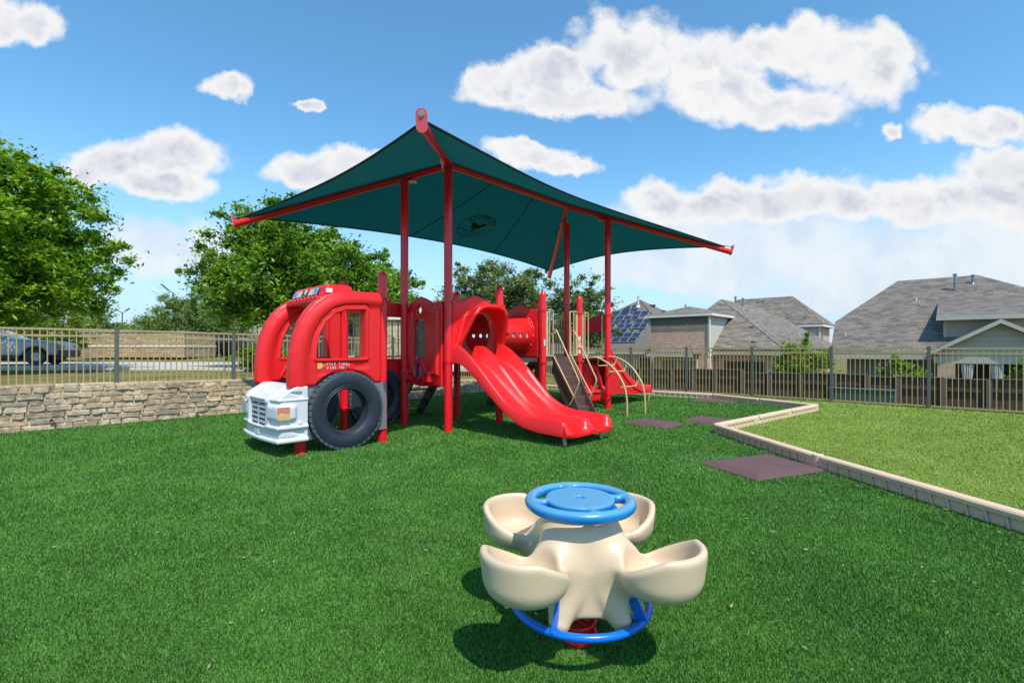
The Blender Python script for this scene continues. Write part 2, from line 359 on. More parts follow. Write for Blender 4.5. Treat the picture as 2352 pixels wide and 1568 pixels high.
def dup(root,loc,rz=0,label=None):
    def cp(o,par):
        c=o.copy(); col.objects.link(c); c.parent=par; c.matrix_parent_inverse=o.matrix_parent_inverse.copy()
        for ch in [x for x in bpy.data.objects if x.parent==o]: cp(ch,c)
        return c
    r=root.copy(); col.objects.link(r); r.location=loc; r.rotation_euler=(0,0,rz)
    if label: r['label']=label
    for ch in [x for x in bpy.data.objects if x.parent==root]: cp(ch,r)
    return r
def G(px,py,z=0):
    """photo pixel -> point on the plane of height z"""
    Y=(H-z)*FP/(py-YH); return Vector(((px-CX)/FP*Y,Y,z))
def at(px,py,Y): return Vector(((px-CX)/FP*Y,Y,H-(py-YH)*Y/FP))
# ---- signed-distance modelling (surface nets)
def snet(f,lo,hi,h,T=None):
    ax=[np.arange(lo[i],hi[i]+h,h) for i in range(3)]; nx,ny,nz=map(len,ax)
    X,Y,Z=np.meshgrid(*ax,indexing='ij',sparse=True); D=np.broadcast_to(f(X,Y,Z),(nx,ny,nz)).astype(np.float32)
    S=D<0; acc=np.zeros((nx-1,ny-1,nz-1,3),np.float32); cnt=np.zeros((nx-1,ny-1,nz-1),np.float32)
    def sl(a,o): return a[o[0]:nx-1+o[0],o[1]:ny-1+o[1],o[2]:nz-1+o[2]]
    for d in range(3):
        e=[0,0,0]; e[d]=1; oth=[i for i in range(3) if i!=d]
        for a in (0,1):
            for b in (0,1):
                o=[0,0,0]; o[oth[0]]=a; o[oth[1]]=b; o2=[o[i]+e[i] for i in range(3)]
                d0=sl(D,o); d1=sl(D,o2); c=sl(S,o)!=sl(S,o2)
                t=np.where(c,d0/np.where(c,d0-d1,1),0); 
                for i in range(3): acc[...,i]+=np.where(c,o[i]+(t if i==d else 0),0)
                cnt+=c
    act=cnt>0; idx=-np.ones(act.shape,int); idx[act]=np.arange(act.sum())
    base=np.argwhere(act); V=(base+acc[act]/cnt[act][:,None])*h+np.array(lo)
    F=[]
    for d in range(3):
        a,b=[i for i in range(3) if i!=d]
        s0=[slice(1,-1)]*3; s1=[slice(1,-1)]*3; s0[d]=slice(0,-1); s1[d]=slice(1,None)
        c=S[tuple(s0)]!=S[tuple(s1)]; w_=np.argwhere(c)
        if len(w_)==0: continue
        g=w_+1; g[:,d]-=1; ins=S[g[:,0],g[:,1],g[:,2]]
        def ix(da,db):
            q=g.copy(); q[:,a]+=da; q[:,b]+=db; return idx[q[:,0],q[:,1],q[:,2]]
        Q=np.stack([ix(-1,-1),ix(0,-1),ix(0,0),ix(-1,0)],1)
        flip=ins if d!=1 else ~ins
        Q[~flip]=Q[~flip][:,::-1]; F.append(Q)
    F=np.concatenate(F); F=F[(F>=0).all(1)]
    if T is not None: V=T(V)
    return V,F.tolist()
def smin(a,b,k): h=np.clip(.5+.5*(b-a)/k,0,1); return b*(1-h)+a*h-k*h*(1-h)
def smax(a,b,k): return -smin(-a,-b,k)
def polysd(X,Y,P):
    P=np.array(P,float); d=np.full(np.broadcast(X,Y).shape,1e9); ins=np.zeros(d.shape,bool); n=len(P)
    for i in range(n):
        a=P[i]; b=P[(i+1)%n]; e=b-a; wx=X-a[0]; wy=Y-a[1]; t=np.clip((wx*e[0]+wy*e[1])/(e@e+1e-12),0,1)
        d=np.minimum(d,(wx-e[0]*t)**2+(wy-e[1]*t)**2)
        if abs(b[1]-a[1])>1e-12: c=((a[1]>Y)!=(b[1]>Y))&(X<(b[0]-a[0])*(Y-a[1])/(b[1]-a[1])+a[0]); ins^=c
    d=np.sqrt(d); return np.where(ins,-d,d)
def linesd(X,Y,P):
    P=np.array(P,float); d=np.full(np.broadcast(X,Y).shape,1e9)
    for a,b in zip(P[:-1],P[1:]):
        e=b-a; wx=X-a[0]; wy=Y-a[1]; t=np.clip((wx*e[0]+wy*e[1])/(e@e),0,1); d=np.minimum(d,(wx-e[0]*t)**2+(wy-e[1]*t)**2)
    return np.sqrt(d)
def rext(d2,dz,r):
    """rounded extrusion of 2D distance d2 with slab distance dz"""
    a=d2+r; b=dz+r; return np.sqrt(np.maximum(a,0)**2+np.maximum(b,0)**2)+np.minimum(np.maximum(a,b),0)-r
def rbox(X,Y,Z,c,hh,r):
    a=np.abs(X-c[0])-hh[0]+r; b=np.abs(Y-c[1])-hh[1]+r; d=np.abs(Z-c[2])-hh[2]+r
    return np.sqrt(np.maximum(a,0)**2+np.maximum(b,0)**2+np.maximum(d,0)**2)+np.minimum(np.maximum(a,np.maximum(b,d)),0)-r
def caps(X,Y,Z,a,b,r0,r1):
    a=np.array(a,float); b=np.array(b,float); e=b-a; t=np.clip(((X-a[0])*e[0]+(Y-a[1])*e[1]+(Z-a[2])*e[2])/(e@e),0,1)
    return np.sqrt((X-a[0]-e[0]*t)**2+(Y-a[1]-e[1]*t)**2+(Z-a[2]-e[2]*t)**2)-(r0+(r1-r0)*t)
def sdmesh(name,f,lo,hi,h,mat,parent,T=None):
    V,F=snet(f,lo,hi,h,T); o=mkmesh(name,V.tolist(),F,mat,parent,smooth=0,fix=False); o.data.polygons.foreach_set('use_smooth',[True]*len(F))
    return o
def dots(name,mat,parent,items,n=6):
    for P,r in items:
        m=MB(); m.sphere(P,r,n); m.build(name,mat,parent)
def text_mesh(s,size,extr=.002):
    c=bpy.data.curves.new('txt','FONT'); c.body=s; c.size=size; c.extrude=extr; c.align_x='CENTER'; c.align_y='CENTER'; c.offset=size*.012
    o=bpy.data.objects.new('txt',c); col.objects.link(o); bpy.context.view_layer.update()
    me=bpy.data.meshes.new_from_object(o.evaluated_get(bpy.context.evaluated_depsgraph_get()))
    v=[tuple(x.co) for x in me.vertices]; f=[tuple(p.vertices) for p in me.polygons]
    bpy.data.objects.remove(o); bpy.data.curves.remove(c); bpy.data.meshes.remove(me); return v,f
# ---------------------------------------------------------------- play frame coordinates: p along the row, q across it
G0=Vector((-2.811,6.426,0)); U=Vector((.71,.704,0)); W=Vector((-.704,.71,0)); Z3=Vector((0,0,1))
def T(p,q,z=0): return G0+U*p+W*q+Z3*z
def TV(V): return np.array(G0)+V[:,:1]*np.array(U)+V[:,1:2]*np.array(W)+V[:,2:]*np.array([0,0,1.])
SPX=1.21; SPW=1.26
# ================================================================ shade canopy
E_Z=3.655; c_=Vector((.11,10.02,0)); tips=[G(970,283,E_Z) if False else None]
def tip(px,py):
    Y=(E_Z-H)*FP/(YH-py); return Vector(((px-CX)/FP*Y,Y,E_Z))
t1=tip(969,289); t1=Vector((0,0,H))+(t1-Vector((0,0,H)))*1.10; t2=tip(541,515); t3=tip(1679,579); t4=tip(1262,634)
cu=((t3-t1)+(t4-t2)).normalized(); cc0=(t1+t2+t3+t4)/4; ZR=4.76
R1=Vector((cc0.x,cc0.y,ZR))-cu*1.72; R2=Vector((cc0.x,cc0.y,ZR))+cu*1.72
feet=[G(929,976),G(1029.5,991),G(1396,938.7)]; feet.append(Vector((1.36,12.0,0)))
can=thing('shade_canopy','green fabric shade canopy on four red posts above the playground','canopy',(cc0.x,cc0.y,0))
def online(P,a,b):
    d=(b-a); t=max(0,min(1,((P-a).xy.dot(d.xy))/d.xy.dot(d.xy))); return a+d*t
for P,(a,b) in zip(feet,[(t2,R1),(t1,R1),(t3,R2),(t4,R2)]):
    m=MB(); ztop=online(P,a,b).z-.09; m.tube([P+Z3*-.05,P+Z3*ztop],.071,24)
    m.tube([P+Z3*(ztop-.10),P+Z3*(ztop+.015)],.079,24)
    po=m.build('post',RPOST,can)
    d=(b-a).normalized(); s=MB(); c=online(P,a,b)-Z3*.075; s.box(c,(.42,.16,.014),(d.x,d.y)); s.build('mounting_plate',RPOST,can,bevel=.003)
    for k in (-.17,.17): bb=MB(); bb.cyl(c+d*k-Z3*.03,c+d*k+Z3*.10,.010,n=8); bb.build('bolt',STEEL,po)
    dots('bolt',STEEL,po,[(P+Vector((.0,-.071,ztop*.76)),.012)])
for nm,a,b in (('rafter',t1,R1),('rafter',t2,R1),('rafter',t3,R2),('rafter',t4,R2),('ridge_beam',R1,R2)):
    m=MB(); m.tube([a,b],.062,20); ra=m.build(nm,RPOST,can)
    if nm=='rafter':
        d=(a-b).normalized(); e=MB(); up=Vector((-d.x*d.z,-d.y*d.z,1-d.z*d.z)).normalized()
        sd=d.cross(up); n=10; poly=[]
        for k in range(n+1): th=math.pi*k/n; poly.append((.066*math.cos(th),.115+.066*math.sin(th)))
        for k in range(n+1): th=math.pi+math.pi*k/n; poly.append((.066*math.cos(th),-.01+.066*math.sin(th)))
        f0=lambda x,y:a+sd*x+up*y; f1=lambda x,y:a+d*.014+sd*x+up*y
        e.prism(poly,f0,f1); e.build('end_plate',plain('pink_faded_red_plate',(.80,.10,.15),.4,.05),ra)
        e=MB(); e.cyl(a+up*.12-d*.03,a+up*.12+d*.03,.026,n=6); e.cyl(a+up*.12,a+up*.12+d*.02,.036,n=16); e.tube([a+up*.12,a+up*.10-d*.22],.008,6); e.build('cable_bolt',STEEL,ra)
FAB=None
def fabmat():
    m,t,b=newmat('dark_green_shade_cloth'); P=wpos(t); n=t.noise(P,.9,4,.6); f=t.noise(P,260,2,.5)
    c=t.mix(n,(.006,.060,.052),(.010,.085,.078)); c=t.mix(t.m('MULTIPLY',f,.3),c,(.01,.03,.03))
    t.set(b.inputs['Base Color'],c); b.inputs['Roughness'].default_value=.9; b.inputs['Specular IOR Level'].default_value=.15
    tl=t.new('ShaderNodeBsdfTranslucent'); t.set(tl.inputs[0],t.mix(1,c,(.5,1.3,1.35),'MULTIPLY'))
    mx=t.new('ShaderNodeMixShader'); mx.inputs[0].default_value=.36; t.l.new(b.outputs[0],mx.inputs[1]); t.l.new(tl.outputs[0],mx.inputs[2]); t.l.new(mx.outputs[0],t.n['Material Output'].inputs[0]); return m
FAB=fabmat(); HEM=plain('dark_hem_webbing',(.012,.022,.024),.9,.1)
off=Z3*.085
fm=MB(); hems=[]
def face(ta,tb,ra,rb,bulge,dn=.0):
    pull=lambda tip_,r:tip_+(r-tip_).normalized()*.16
    ta=pull(ta,ra)+off; tb=pull(tb,rb)+off; ra=ra+off; rb=rb+off; NU,NV=36,14; rows=[]
    for i in range(NV+1):
        row=[]
        for j in range(NU+1):
            t=j/NU; v0=i/NV; b=bulge*4*t*(1-t); v=b+(1-b)*v0
            E=ta.lerp(tb,t); Rr=ra.lerp(rb,t)
            P=E.lerp(Rr,v); P=P-Z3*dn*4*t*(1-t)*(1-v)*v*2
            row.append(P)
        rows.append(row)
    fm.grid(rows); hems.append(rows[0])
    return rows
face(t1,t3,R1,R2,.40,.06); face(t3,t4,R2,R2,.17,.12); far=face(t4,t2,R2,R1,.17,.16); face(t2,t1,R1,R1,.13,.05)
fab=fm.build('shade_cloth',FAB,can,smooth=60,fix=False)
hm=MB(); 
for h in hems: hm.tube(h,.018,6)
hm.build('hem',HEM,fab,smooth=60)
sm=MB()
for fr in (.33,.66):
    j=int(36*fr); sm.tube([r[j]-Z3*.012 for r in far[:-1]],.009,5)
j=int(36*.98)
sm.build('seam',HEM,fab,smooth=60)
# emblem printed on the underside of the far slope
n_=(t2-t4).cross(R2-t4).normalized(); n_=n_ if n_.z>0 else -n_
D=Vector(((1092-CX)/FP,1,(YH-512)/FP)); O=Vector((0,0,H)); Pn=O+D*((t4+off-O).dot(n_)/D.dot(n_))
upv=(Z3-n_*n_.z).normalized(); rt=upv.cross(n_).normalized(); 
def em(a,b,c=0): return Pn+rt*a+upv*b-n_*(.10+c)
e=MB(); RAD=.46
def ringm(r0,r1,a0=0,a1=360):
    n=64; V=[];F=[]
    for k in range(n+1):
        th=R(a0+(a1-a0)*k/n); V+= [em(r0*math.cos(th),r0*math.sin(th)),em(r1*math.cos(th),r1*math.sin(th))]
    F=[(2*k,2*k+1,2*k+3,2*k+2) for k in range(n)]; e.add(V,F)
ringm(RAD-.022,RAD); ringm(.285,.30,-20,200); ringm(.285,.30,215,320)
def arctext(s,r,a_mid,step,size,flip=False):
    n=len(s)
    for i,ch in enumerate(s):
        a=a_mid+(i-(n-1)/2)*step*(1 if flip else -1); th=R(a); v,f=text_mesh(ch,size,.001)
        rot=th-math.pi/2 if not flip else th+math.pi/2
        e.add([em(r*math.cos(th)+x*math.cos(rot)-y*math.sin(rot),r*math.sin(th)+x*math.sin(rot)+y*math.cos(rot),-z) for x,y,z in v],f)
arctext('PRIMROSE',.372,90,17,.15); arctext('SCHOOLS',.372,262,13,.105,True)
bird=[(-.20,.06),(-.16,.15),(-.10,.12),(-.04,.08),(.06,.09),(.12,.17),(.17,.14),(.22,.20),(.20,.10),(.23,.08),(.17,.05),(.10,-.05),(.02,-.12),(.0,-.19),(-.03,-.19),(-.04,-.12),(-.12,-.06)]
e.add([em(-x,y) for x,y in bird],[tuple(range(len(bird)))])
br=[(-.38,-.14),(-.2,-.175),(.1,-.205),(.25,-.21),(.25,-.23),(.1,-.228),(-.2,-.20),(-.39,-.165)]
e.add([em(-x,y) for x,y in br],[tuple(range(len(br)))])
e.build('round_emblem',plain('black_print_ink',(.004,.010,.010),.9,0),fab,smooth=0,fix=False)

# ================================================================ play structure
ps=thing('play_structure','large red and tan playground structure with slides, tunnel, stairs and climbers under the green canopy','play structure',tuple(T(4.2,.6)))
def post(p,q,top,parent,collars=(),cap=True):
    m=MB(); P=T(p,q); pts=[P-Z3*.05,P+Z3*(top-.09)]; rr=[.068,.068]
    if cap:
        pts+= [P+Z3*(top-.088),P+Z3*(top-.06),P+Z3*(top-.03),P+Z3*(top-.008),P+Z3*top]; rr+= [.0715,.066,.052,.03,.004]
    m.tube(pts,rr,28); o=m.build('post',RPOST,parent,smooth=40)
    for z in collars: collar(P,z,o)
    return o
def collar(P,z,parent,mat=None):
    m=MB()
    for dz in (0,.035): m.lathe([(.069,-.008),(.083,-.008),(.083,.008),(.069,.008)],P+Z3*(z+dz),24,close=True)
    m.box(P+Vector((.09,-.03,z+.017)),(.03,.05,.05)); m.build('clamp',mat or RPOST,parent)
for i,j,cl in ((3,0,(2.16,1.16)),(3,1,(1.16,)),(4,0,(2.16,1.10)),(4,1,(1.1,)),(5,0,(2.16,1.10)),(5,1,(1.1,))):
    post(i*SPX,j*SPW,2.56,ps,cl)
for k,P in enumerate(feet):        # clamps that tie the panels to the canopy posts
    for z in ((2.16,1.16,.33) if k!=1 else (2.16,1.16)): collar(P,z,ps)
# decks
for i in (2,4,5):
    m=MB(); m.box(T((i+.5)*SPX,SPW/2,1.175),(SPX-.05,SPW-.02,.075),U[:2]); 
    dk=m.build('deck',BROWN,ps,bevel=.006)
m=MB(); m.box(T(3.5*SPX,.10,1.17),(SPX-.14,.05,.08),U[:2]); m.box(T(3.5*SPX,SPW-.1,1.17),(SPX-.14,.05,.08),U[:2]); m.build('tunnel_rail',BROWN,ps,bevel=.005)
arch=[(.0,2.20),(.12,2.20),(.25,2.235),(.38,2.30),(.52,2.335),(.66,2.30),(.79,2.235),(.92,2.20),(1.06,2.20)]
# gear panel between the first canopy posts (faces the truck)
def gear(Y,Zc):
    X=1.24-Y
    out=polysd(X,Zc,[(.06,.88),(.20,.76),(.5,.73),(1.17,.76),(1.17,2.2),(.86,2.2),(.70,2.27),(.52,2.325),(.36,2.285),(.2,2.2),(.06,2.2)])
    win=polysd(X,Zc,[(.36,1.26),(.52,1.19),(.66,1.26),(.66,1.84),(.60,1.90),(.42,1.90),(.36,1.84)])-.012
    c2=np.sqrt((X-.50)**2+(Zc-2.09)**2)-.072
    return smax(smax(out,-win,.02),-c2,.02)
def fgear(X,Y,Z):
    d2=gear(Y,Z); base=rext(d2,np.abs(X-2.39)-.035,.02); s=1.24-Y
    rib=rext(np.maximum(np.minimum(np.abs(s-.23)-.095,np.abs(s-.94)-.15),np.abs(Z-1.50)-.56),np.abs(X-2.36)-.055,.03)
    d=smin(base,rib,.03)
    ft=np.minimum(rbox(X,s,Z,(2.33,.17,.90),(.07,.08,.09),.02),rbox(X,s,Z,(2.33,.82,.90),(.07,.09,.09),.02)); d=smin(d,ft,.03)
    d=smax(d,-np.minimum(rbox(X,s,Z,(2.26,.17,.91),(.05,.035,.05),.01),rbox(X,s,Z,(2.26,.82,.91),(.05,.035,.05),.01)),.01)
    dial=np.abs(np.sqrt((s-.505)**2+(Z-1.0)**2)-.165)-.016; d=smin(d,rext(dial,np.abs(X-2.36)-.03,.012),.02)
    return d
gp=sdmesh('gear_panel',fgear,(2.20,-.02,.66),(2.52,1.26,2.40),.0115,RED,ps,TV)
m=MB(); m.box(T(2.395,1.24-.51,1.55),(.012,.33,.70),U[:2]); m.build('scratched_window',plain('scuffed_clear_panel',(.16,.11,.10),.35,.5,9,.1),gp)
m=MB(); m.cyl(T(2.33,.735,1.0),T(2.37,.735,1.0),.15,n=32); dial=m.build('dial',plain('maroon_dial',(.25,.02,.07),.4,.1),gp)
m=MB()
for sg in (1,-1):
    m=MB(); pts=[T(2.326,.735+sg*.02+sg*.10*math.cos(a),1.0+.125*math.sin(a)*1) for a in [R(x) for x in range(-50,60,12)]]; m.tube(pts,.005,5)
    m.tube([T(2.326,.735+sg*.075,1.0+.06),T(2.326,.735+sg*.07,1.0-.05),T(2.326,.735+sg*.095,1-.09)],.004,5); m.build('arrow_mark',plain('pale_print',(.65,.45,.3),.5,.05),dial)

dots('orange_button',plain('orange_yellow_button',(.80,.42,.12),.4,.05),gp,[(T(2.335,1.24-s_,z),.017) for s_,z in ((.50,2.0),(.47,1.76),(.60,1.58),(.61,1.38),(.47,1.24),(.53,.885))])
dots('blue_bolt_cap',BLUE,gp,[(T(2.345,1.24-s_,z),.014) for s_,z in ((1.05,2.14),(1.05,1.19),(.12,2.12))])
# red hood above the double slide
def fhood(X,Y,Z):
    op=polysd(X,Z,[(2.62,1.15),(2.66,1.5),(2.80,1.93),(2.88,2.03),(3.00,2.07),(3.28,2.075),(3.39,2.03),(3.46,1.90),(3.56,1.5),(3.59,1.15)])
    pan=polysd(X,Z,[(2.50+a,z) for a,z in arch][::-1]+[(2.50,1.22),(3.56,1.22)])
    base=rext(np.maximum(pan,-(op-.0)),np.abs(Y+.03)-.035,.02)
    fr=-.34+np.clip((2.0-Z)*.42,0,.30)             # front edge pulls back towards the bottom
    shell=np.maximum(np.abs(op-.055*np.clip(-Y/.3,0,1))-.028,np.maximum(Y-.0,fr-Y)); shell=np.maximum(shell,1.42-Z)
    lip=np.sqrt((op-.05)**2+(Y-fr)**2)-.040; lip=np.maximum(lip,1.42-Z)
    return smin(smin(base,shell,.05),lip,.03)
hood=sdmesh('slide_hood',fhood,(2.44,-.42,1.18),(3.66,.06,2.40),.0125,RED,ps,TV)
dots('bolt',STEEL,hood,[(T(p,-.065,z),.012) for p in (2.56,3.50) for z in (2.12,1.7)])
# double slide
def sm_interp(xs,zs,n,it=3):
    s=np.linspace(xs[0],xs[-1],n); z=np.interp(s,xs,zs)
    for _ in range(it): z[1:-1]=(z[:-2]+2*z[1:-1]+z[2:])/4
    return s,z
def slide(name,O,dirv,acr,rim,bot,width,lanes,mat,depth=.0,wall=.03):
    n=70; s,zr=sm_interp(*zip(*rim),n,4); zb=np.interp(s,*zip(*bot)); 
    for _ in range(5): zb[1:-1]=(zb[:-2]+2*zb[1:-1]+zb[2:])/4
    L_=lanes; lw=width/L_; rows=[]; na=14*L_+1; loops=[]
    for i in range(n):
        bed=zb[i]+.05; hgt=max(zr[i]-bed,.03); top=[];low=[]
        endf=min(1,(s[-1]-s[i])/.10); hh=hgt*(1-(1-endf)**3*.75) if i>n//2 else hgt
        if i<10: hh=hgt
        for j in range(na):
            a=width*j/(na-1); t=((a%lw)/lw if j<na-1 else 1.0); tt=abs(t-.5)*2; sh=min(1,max(0,(tt-.18)/.68))**2.2
            sh=sh*sh*(3-2*sh) if sh<1 else 1
            cent=(j not in (0,na-1)) and tt>.7 and 0<j<na-1
            mid=abs(a-width/2)<lw*.4 and L_==2
            k=1.0
            if L_==2 and mid: k=.93 if i>8 else .93
            top.append((a,bed+hh*sh*k))
            lo=zb[i]
            if L_==2 and mid: lo=zb[i]+hh*.5*sh
            low.append((a,lo))
        top=[(-.012,top[0][1]-.022)]+[(.008,top[0][1])]+top[1:-1]+[(width-.008,top[-1][1]),(width+.012,top[-1][1]-.022)]
        low=[(-.012,low[0][1]+.02)]+[(.03,low[0][1])]+low[2:-2]+[(width-.03,low[-1][1]),(width+.012,low[-1][1]+.02)]
        lp=top+low[::-1]
        loops.append([O+dirv*s[i]+acr*a+Z3*z for a,z in lp])
    m=MB(); k=len(loops[0]); V=[p for l in loops for p in l]
    # rounded nose: shrink the last ring twice
    lc=sum(loops[-1],Vector())/k
    for f,dx in ((.93,.025),(.75,.04)): V+=[lc+(p-lc)*f+dirv*dx for p in loops[-1]]
    nr=len(V)//k
    F=[(i*k+j,i*k+(j+1)%k,(i+1)*k+(j+1)%k,(i+1)*k+j) for i in range(nr-1) for j in range(k)]
    h=k//2
    for b in (0,(nr-1)*k):
        for j in range(len(top)-1): F.append((b+j,b+j+1,b+k-2-j,b+k-1-j))
    m.add(V,F); return m.build(name,mat,ps,smooth=50)
S1=Vector((.795,-.605,0)).normalized()
rim1=[(0,1.46),(.10,1.475),(.2,1.43),(.378,1.307),(.642,1.075),(.896,.813),(1.14,.581),(1.375,.45),(1.6,.396),(1.92,.385),(2.15,.375),(2.25,.34)]
bot1=[(0,1.14),(.15,1.14),(.27,1.10),(.511,.93),(.77,.70),(1.019,.49),(1.259,.315),(1.489,.205),(1.775,.155),(2.25,.13)]
ds=slide('double_slide',T(2.46,-.06),S1,U,rim1,bot1,1.12,2,SRED)
def leg(P,Q,parent):
    m=MB(); m.beam(Q,P,.05,.05,(1,0,0)); m.build('leg',TAN,parent,bevel=.005)
for px,py in ((1298,1024),(1382,1007)):
    P=G(px,py); leg(P,P+Vector((-.02,.12,.20)),ds)
# tunnel and its panels
def ftun(X,Y,Z):
    r=np.sqrt((Y-.63)**2+(Z-1.70)**2); d=np.maximum(np.abs(r-.385)-.016,np.abs(X-4.235)-.60)
    fl=np.maximum(np.abs(r-.415)-.035,np.abs(X-4.79)-.014); fl2=np.maximum(np.abs(r-.415)-.035,np.abs(X-3.69)-.014)
    d=np.minimum(d,np.minimum(fl,fl2))
    for p in (3.86,4.05,4.24,4.43,4.62): d=np.maximum(d,-(np.sqrt((X-p)**2+(Z-1.66)**2)-.042))
    return d
tn=sdmesh('crawl_tunnel',ftun,(3.6,.13,1.2),(4.86,1.13,2.2),.0125,RED,ps,TV)
dots('bolt',STEEL,tn,[(T(4.772,.63+.425*math.cos(a),1.70+.425*math.sin(a)),.011) for a in [2*math.pi*k/14+.1 for k in range(14)]],5)
for p0 in (3.64,4.82):
    def fp(X,Y,Z):
        pan=polysd(Y,Z,[(.10+a,z) for a,z in arch][::-1]+[(.10,1.22),(1.16,1.22)]); hole=np.sqrt((Y-.63)**2+(Z-1.70)**2)-.37
        return rext(smax(pan,-hole,.02),np.abs(X-p0)-.028,.018)
    pn=sdmesh('tunnel_end_panel',fp,(p0-.06,.04,1.16),(p0+.06,1.22,2.42),.013,RED,ps,TV)
# perforated black steps behind the decks
def black_steps(p0,nm='rear_steps'):
    m=MB(); wd=.62
    for s_ in (0,wd): m.prism([(0,1.12),(0,.92),(.80,.03),(.98,.03),(.98,.12),(.12,1.12)],lambda a,z:T(p0+s_-.015,SPW+.02+a,z),lambda a,z:T(p0+s_+.015,SPW+.02+a,z))
    o=m.build(nm,BLACK,ps)
    pr=MB(); 
    for k in range(5):
        z=1.0-.22*k; q=SPW+.10+.20*k
        for a in range(13): pr.box(T(p0+.03+a*.047,q+.1,z),(.026,.24,.022),U[:2])
        for b in range(6): pr.box(T(p0+wd/2,q+.0+b*.045,z+.001),(wd-.03,.026,.018),U[:2])
    pr.build('perforated_tread',BLACK,o); return o
black_steps(2.72)
black_steps(5.35)
# step ladder with looped handrails
LO=(5.445,0); MW=-W
def Q(a,s,z): return T(LO[0]+a,-s,z)      # a along the row, s outwards
m=MB(); zz=[(0.02,1.135)]; 
for k in range(6): zz+= [(.06+.098*k,1.215-.2*k-.0),(.06+.098*k+.002,1.215-.2*(k+1))]
zz+= [(.66,.0),(.42,.0),(-.02,.86)]
m.prism(zz,lambda s,z:Q(-.22,s,z),lambda s,z:Q(.22,s,z)); sl_=m.build('step_ladder',BROWN2,ps,bevel=.006)
m=MB()
for a in (-.24,.24): m.prism([(-.03,1.23),(.04,1.25),(.72,.08),(.72,.0),(.44,.0),(-.04,.88)],lambda s,z:Q(a-.018,s,z),lambda s,z:Q(a+.018,s,z))
m.build('side_board',BROWN2,sl_,bevel=.006)
for a in (-.29,.30):
    m=MB(); m.tube([Q(a,.0,1.26),Q(a,.0,1.70),Q(a,.03,1.79),Q(a,.09,1.78),Q(a,.14,1.70),Q(a,.66,.80),Q(a,.68,.74),Q(a,.66,.68),Q(a,.50,.34),Q(a,.44,.26)],.0165,10)
    m.tube([Q(a,.02,1.25),Q(a,.06,1.18),Q(a,.56,.42)],.0150,10); m.build('handrail',TANP,sl_,smooth=60)
# tan barriers
def barrier(pa,pb,q,plate,nb=1,z0=1.25,z1=2.20,name='guard_rail'):
    m=MB(); r=.05
    pts=[T(pa,q,z0),T(pa,q,z1-r),T(pa+.015,q,z1-.015),T(pa+r,q,z1),T(pb-r,q,z1),T(pb-.015,q,z1-.015),T(pb,q,z1-r),T(pb,q,z0)]
    m.tube(pts,.0155,10); m.tube([T(pa,q,z0),T(pb,q,z0)],.0155,10)
    for k in range(nb): x=pa+(pb-pa)*(k+1)/(nb+1); m.tube([T(x,q,z0),T(x,q,z1)],.014,8)
    if plate is not None: m.box(T(plate,q,(z0+z1)/2-.02),(.06,.022,z1-z0-.06),U[:2])
    return m.build(name,TANP,ps,smooth=60)
barrier(4.93,5.16,.0,4.965); barrier(5.72,5.99,.0,5.95); barrier(6.13,6.38,.0,6.17,1); barrier(6.93,7.18,.0,7.14,1)
barrier(4.93,5.99,SPW,None,9); barrier(6.13,7.18,SPW,None,9)
# arched climber
am=MB(); AP=[(.03,1.20),(.2,1.215),(.42,1.195),(.65,1.09),(.83,.954),(.97,.77),(1.07,.59),(1.11,.374),(1.12,.2),(1.12,-.03)]
for p in (6.20,6.92): 
    ss=np.linspace(0,1,40); xs=np.interp(ss,np.linspace(0,1,10),[a for a,_ in AP]); zs=np.interp(ss,np.linspace(0,1,10),[b for _,b in AP])
    for _ in range(3): xs[1:-1]=(xs[:-2]+2*xs[1:-1]+xs[2:])/4; zs[1:-1]=(zs[:-2]+2*zs[1:-1]+zs[2:])/4
    am.tube([T(p,-x,z) for x,z in zip(xs,zs)],.0205,12)
ac=am.build('arch_climber',TANP,ps,smooth=60)
for (x,z) in ((.42,1.19),(.68,1.065),(.98,.75)):
    m=MB(); a=.17; m.tube([T(6.20,-x,z),T(6.22,-x+.05,z-a*.7),T(6.26,-x+.06,z-a),T(6.86,-x+.06,z-a),T(6.90,-x+.05,z-a*.7),T(6.92,-x,z)],.015,8); m.build('rung',TANP,ac,smooth=60)
m=MB(); m.box(T(6.56,-.035,1.2),(.86,.05,.05),U[:2]); m.build('mounting_bar',TANP,ac,bevel=.005)
# second slide off the far end
rim2=[(0,1.42),(.07,1.34),(.32,1.12),(.68,.83),(1.06,.59),(1.42,.47),(1.7,.44),(1.96,.43)]; bot2=[(0,.55),(.5,.33),(1.0,.24),(1.46,.21),(1.96,.21)]
def bed2(): pass
s2=slide('end_slide',T(7.30,.02),U,W,rim2,[(0,1.17),(.1,1.12),(.35,.92),(.7,.62),(1.06,.38),(1.42,.26),(1.96,.22)],.92,1,SRED)
m=MB(); m.prism([(0,1.30),(.32,1.02),(.7,.72),(1.06,.46),(1.42,.30),(1.42,.215),(.0,.33)],lambda a,z:T(7.30+a,.035,z),lambda a,z:T(7.30+a,.06,z)); m.build('side_skirt',RED,s2)
m=MB(); A_=G(1421,913); B_=G(1490,921); m.tube([A_,A_+Z3*.10,A_+Z3*.22-U*.02],.02,8); m.tube([B_,B_+Z3*.12,B_+Z3*.22-U*.03],.02,8); m.tube([A_+Z3*.1,B_+Z3*.12],.018,8); m.build('leg',TANP,s2)
m=MB(); m.prism([(.12,2.22),(.35,2.20),(.75,2.10),(1.14,1.92),(1.14,1.70),(.95,1.76),(.12,1.80)],lambda a,z:T(7.24,a,z),lambda a,z:T(7.29,a,z)); m.build('slide_header',RED,ps,bevel=.012)
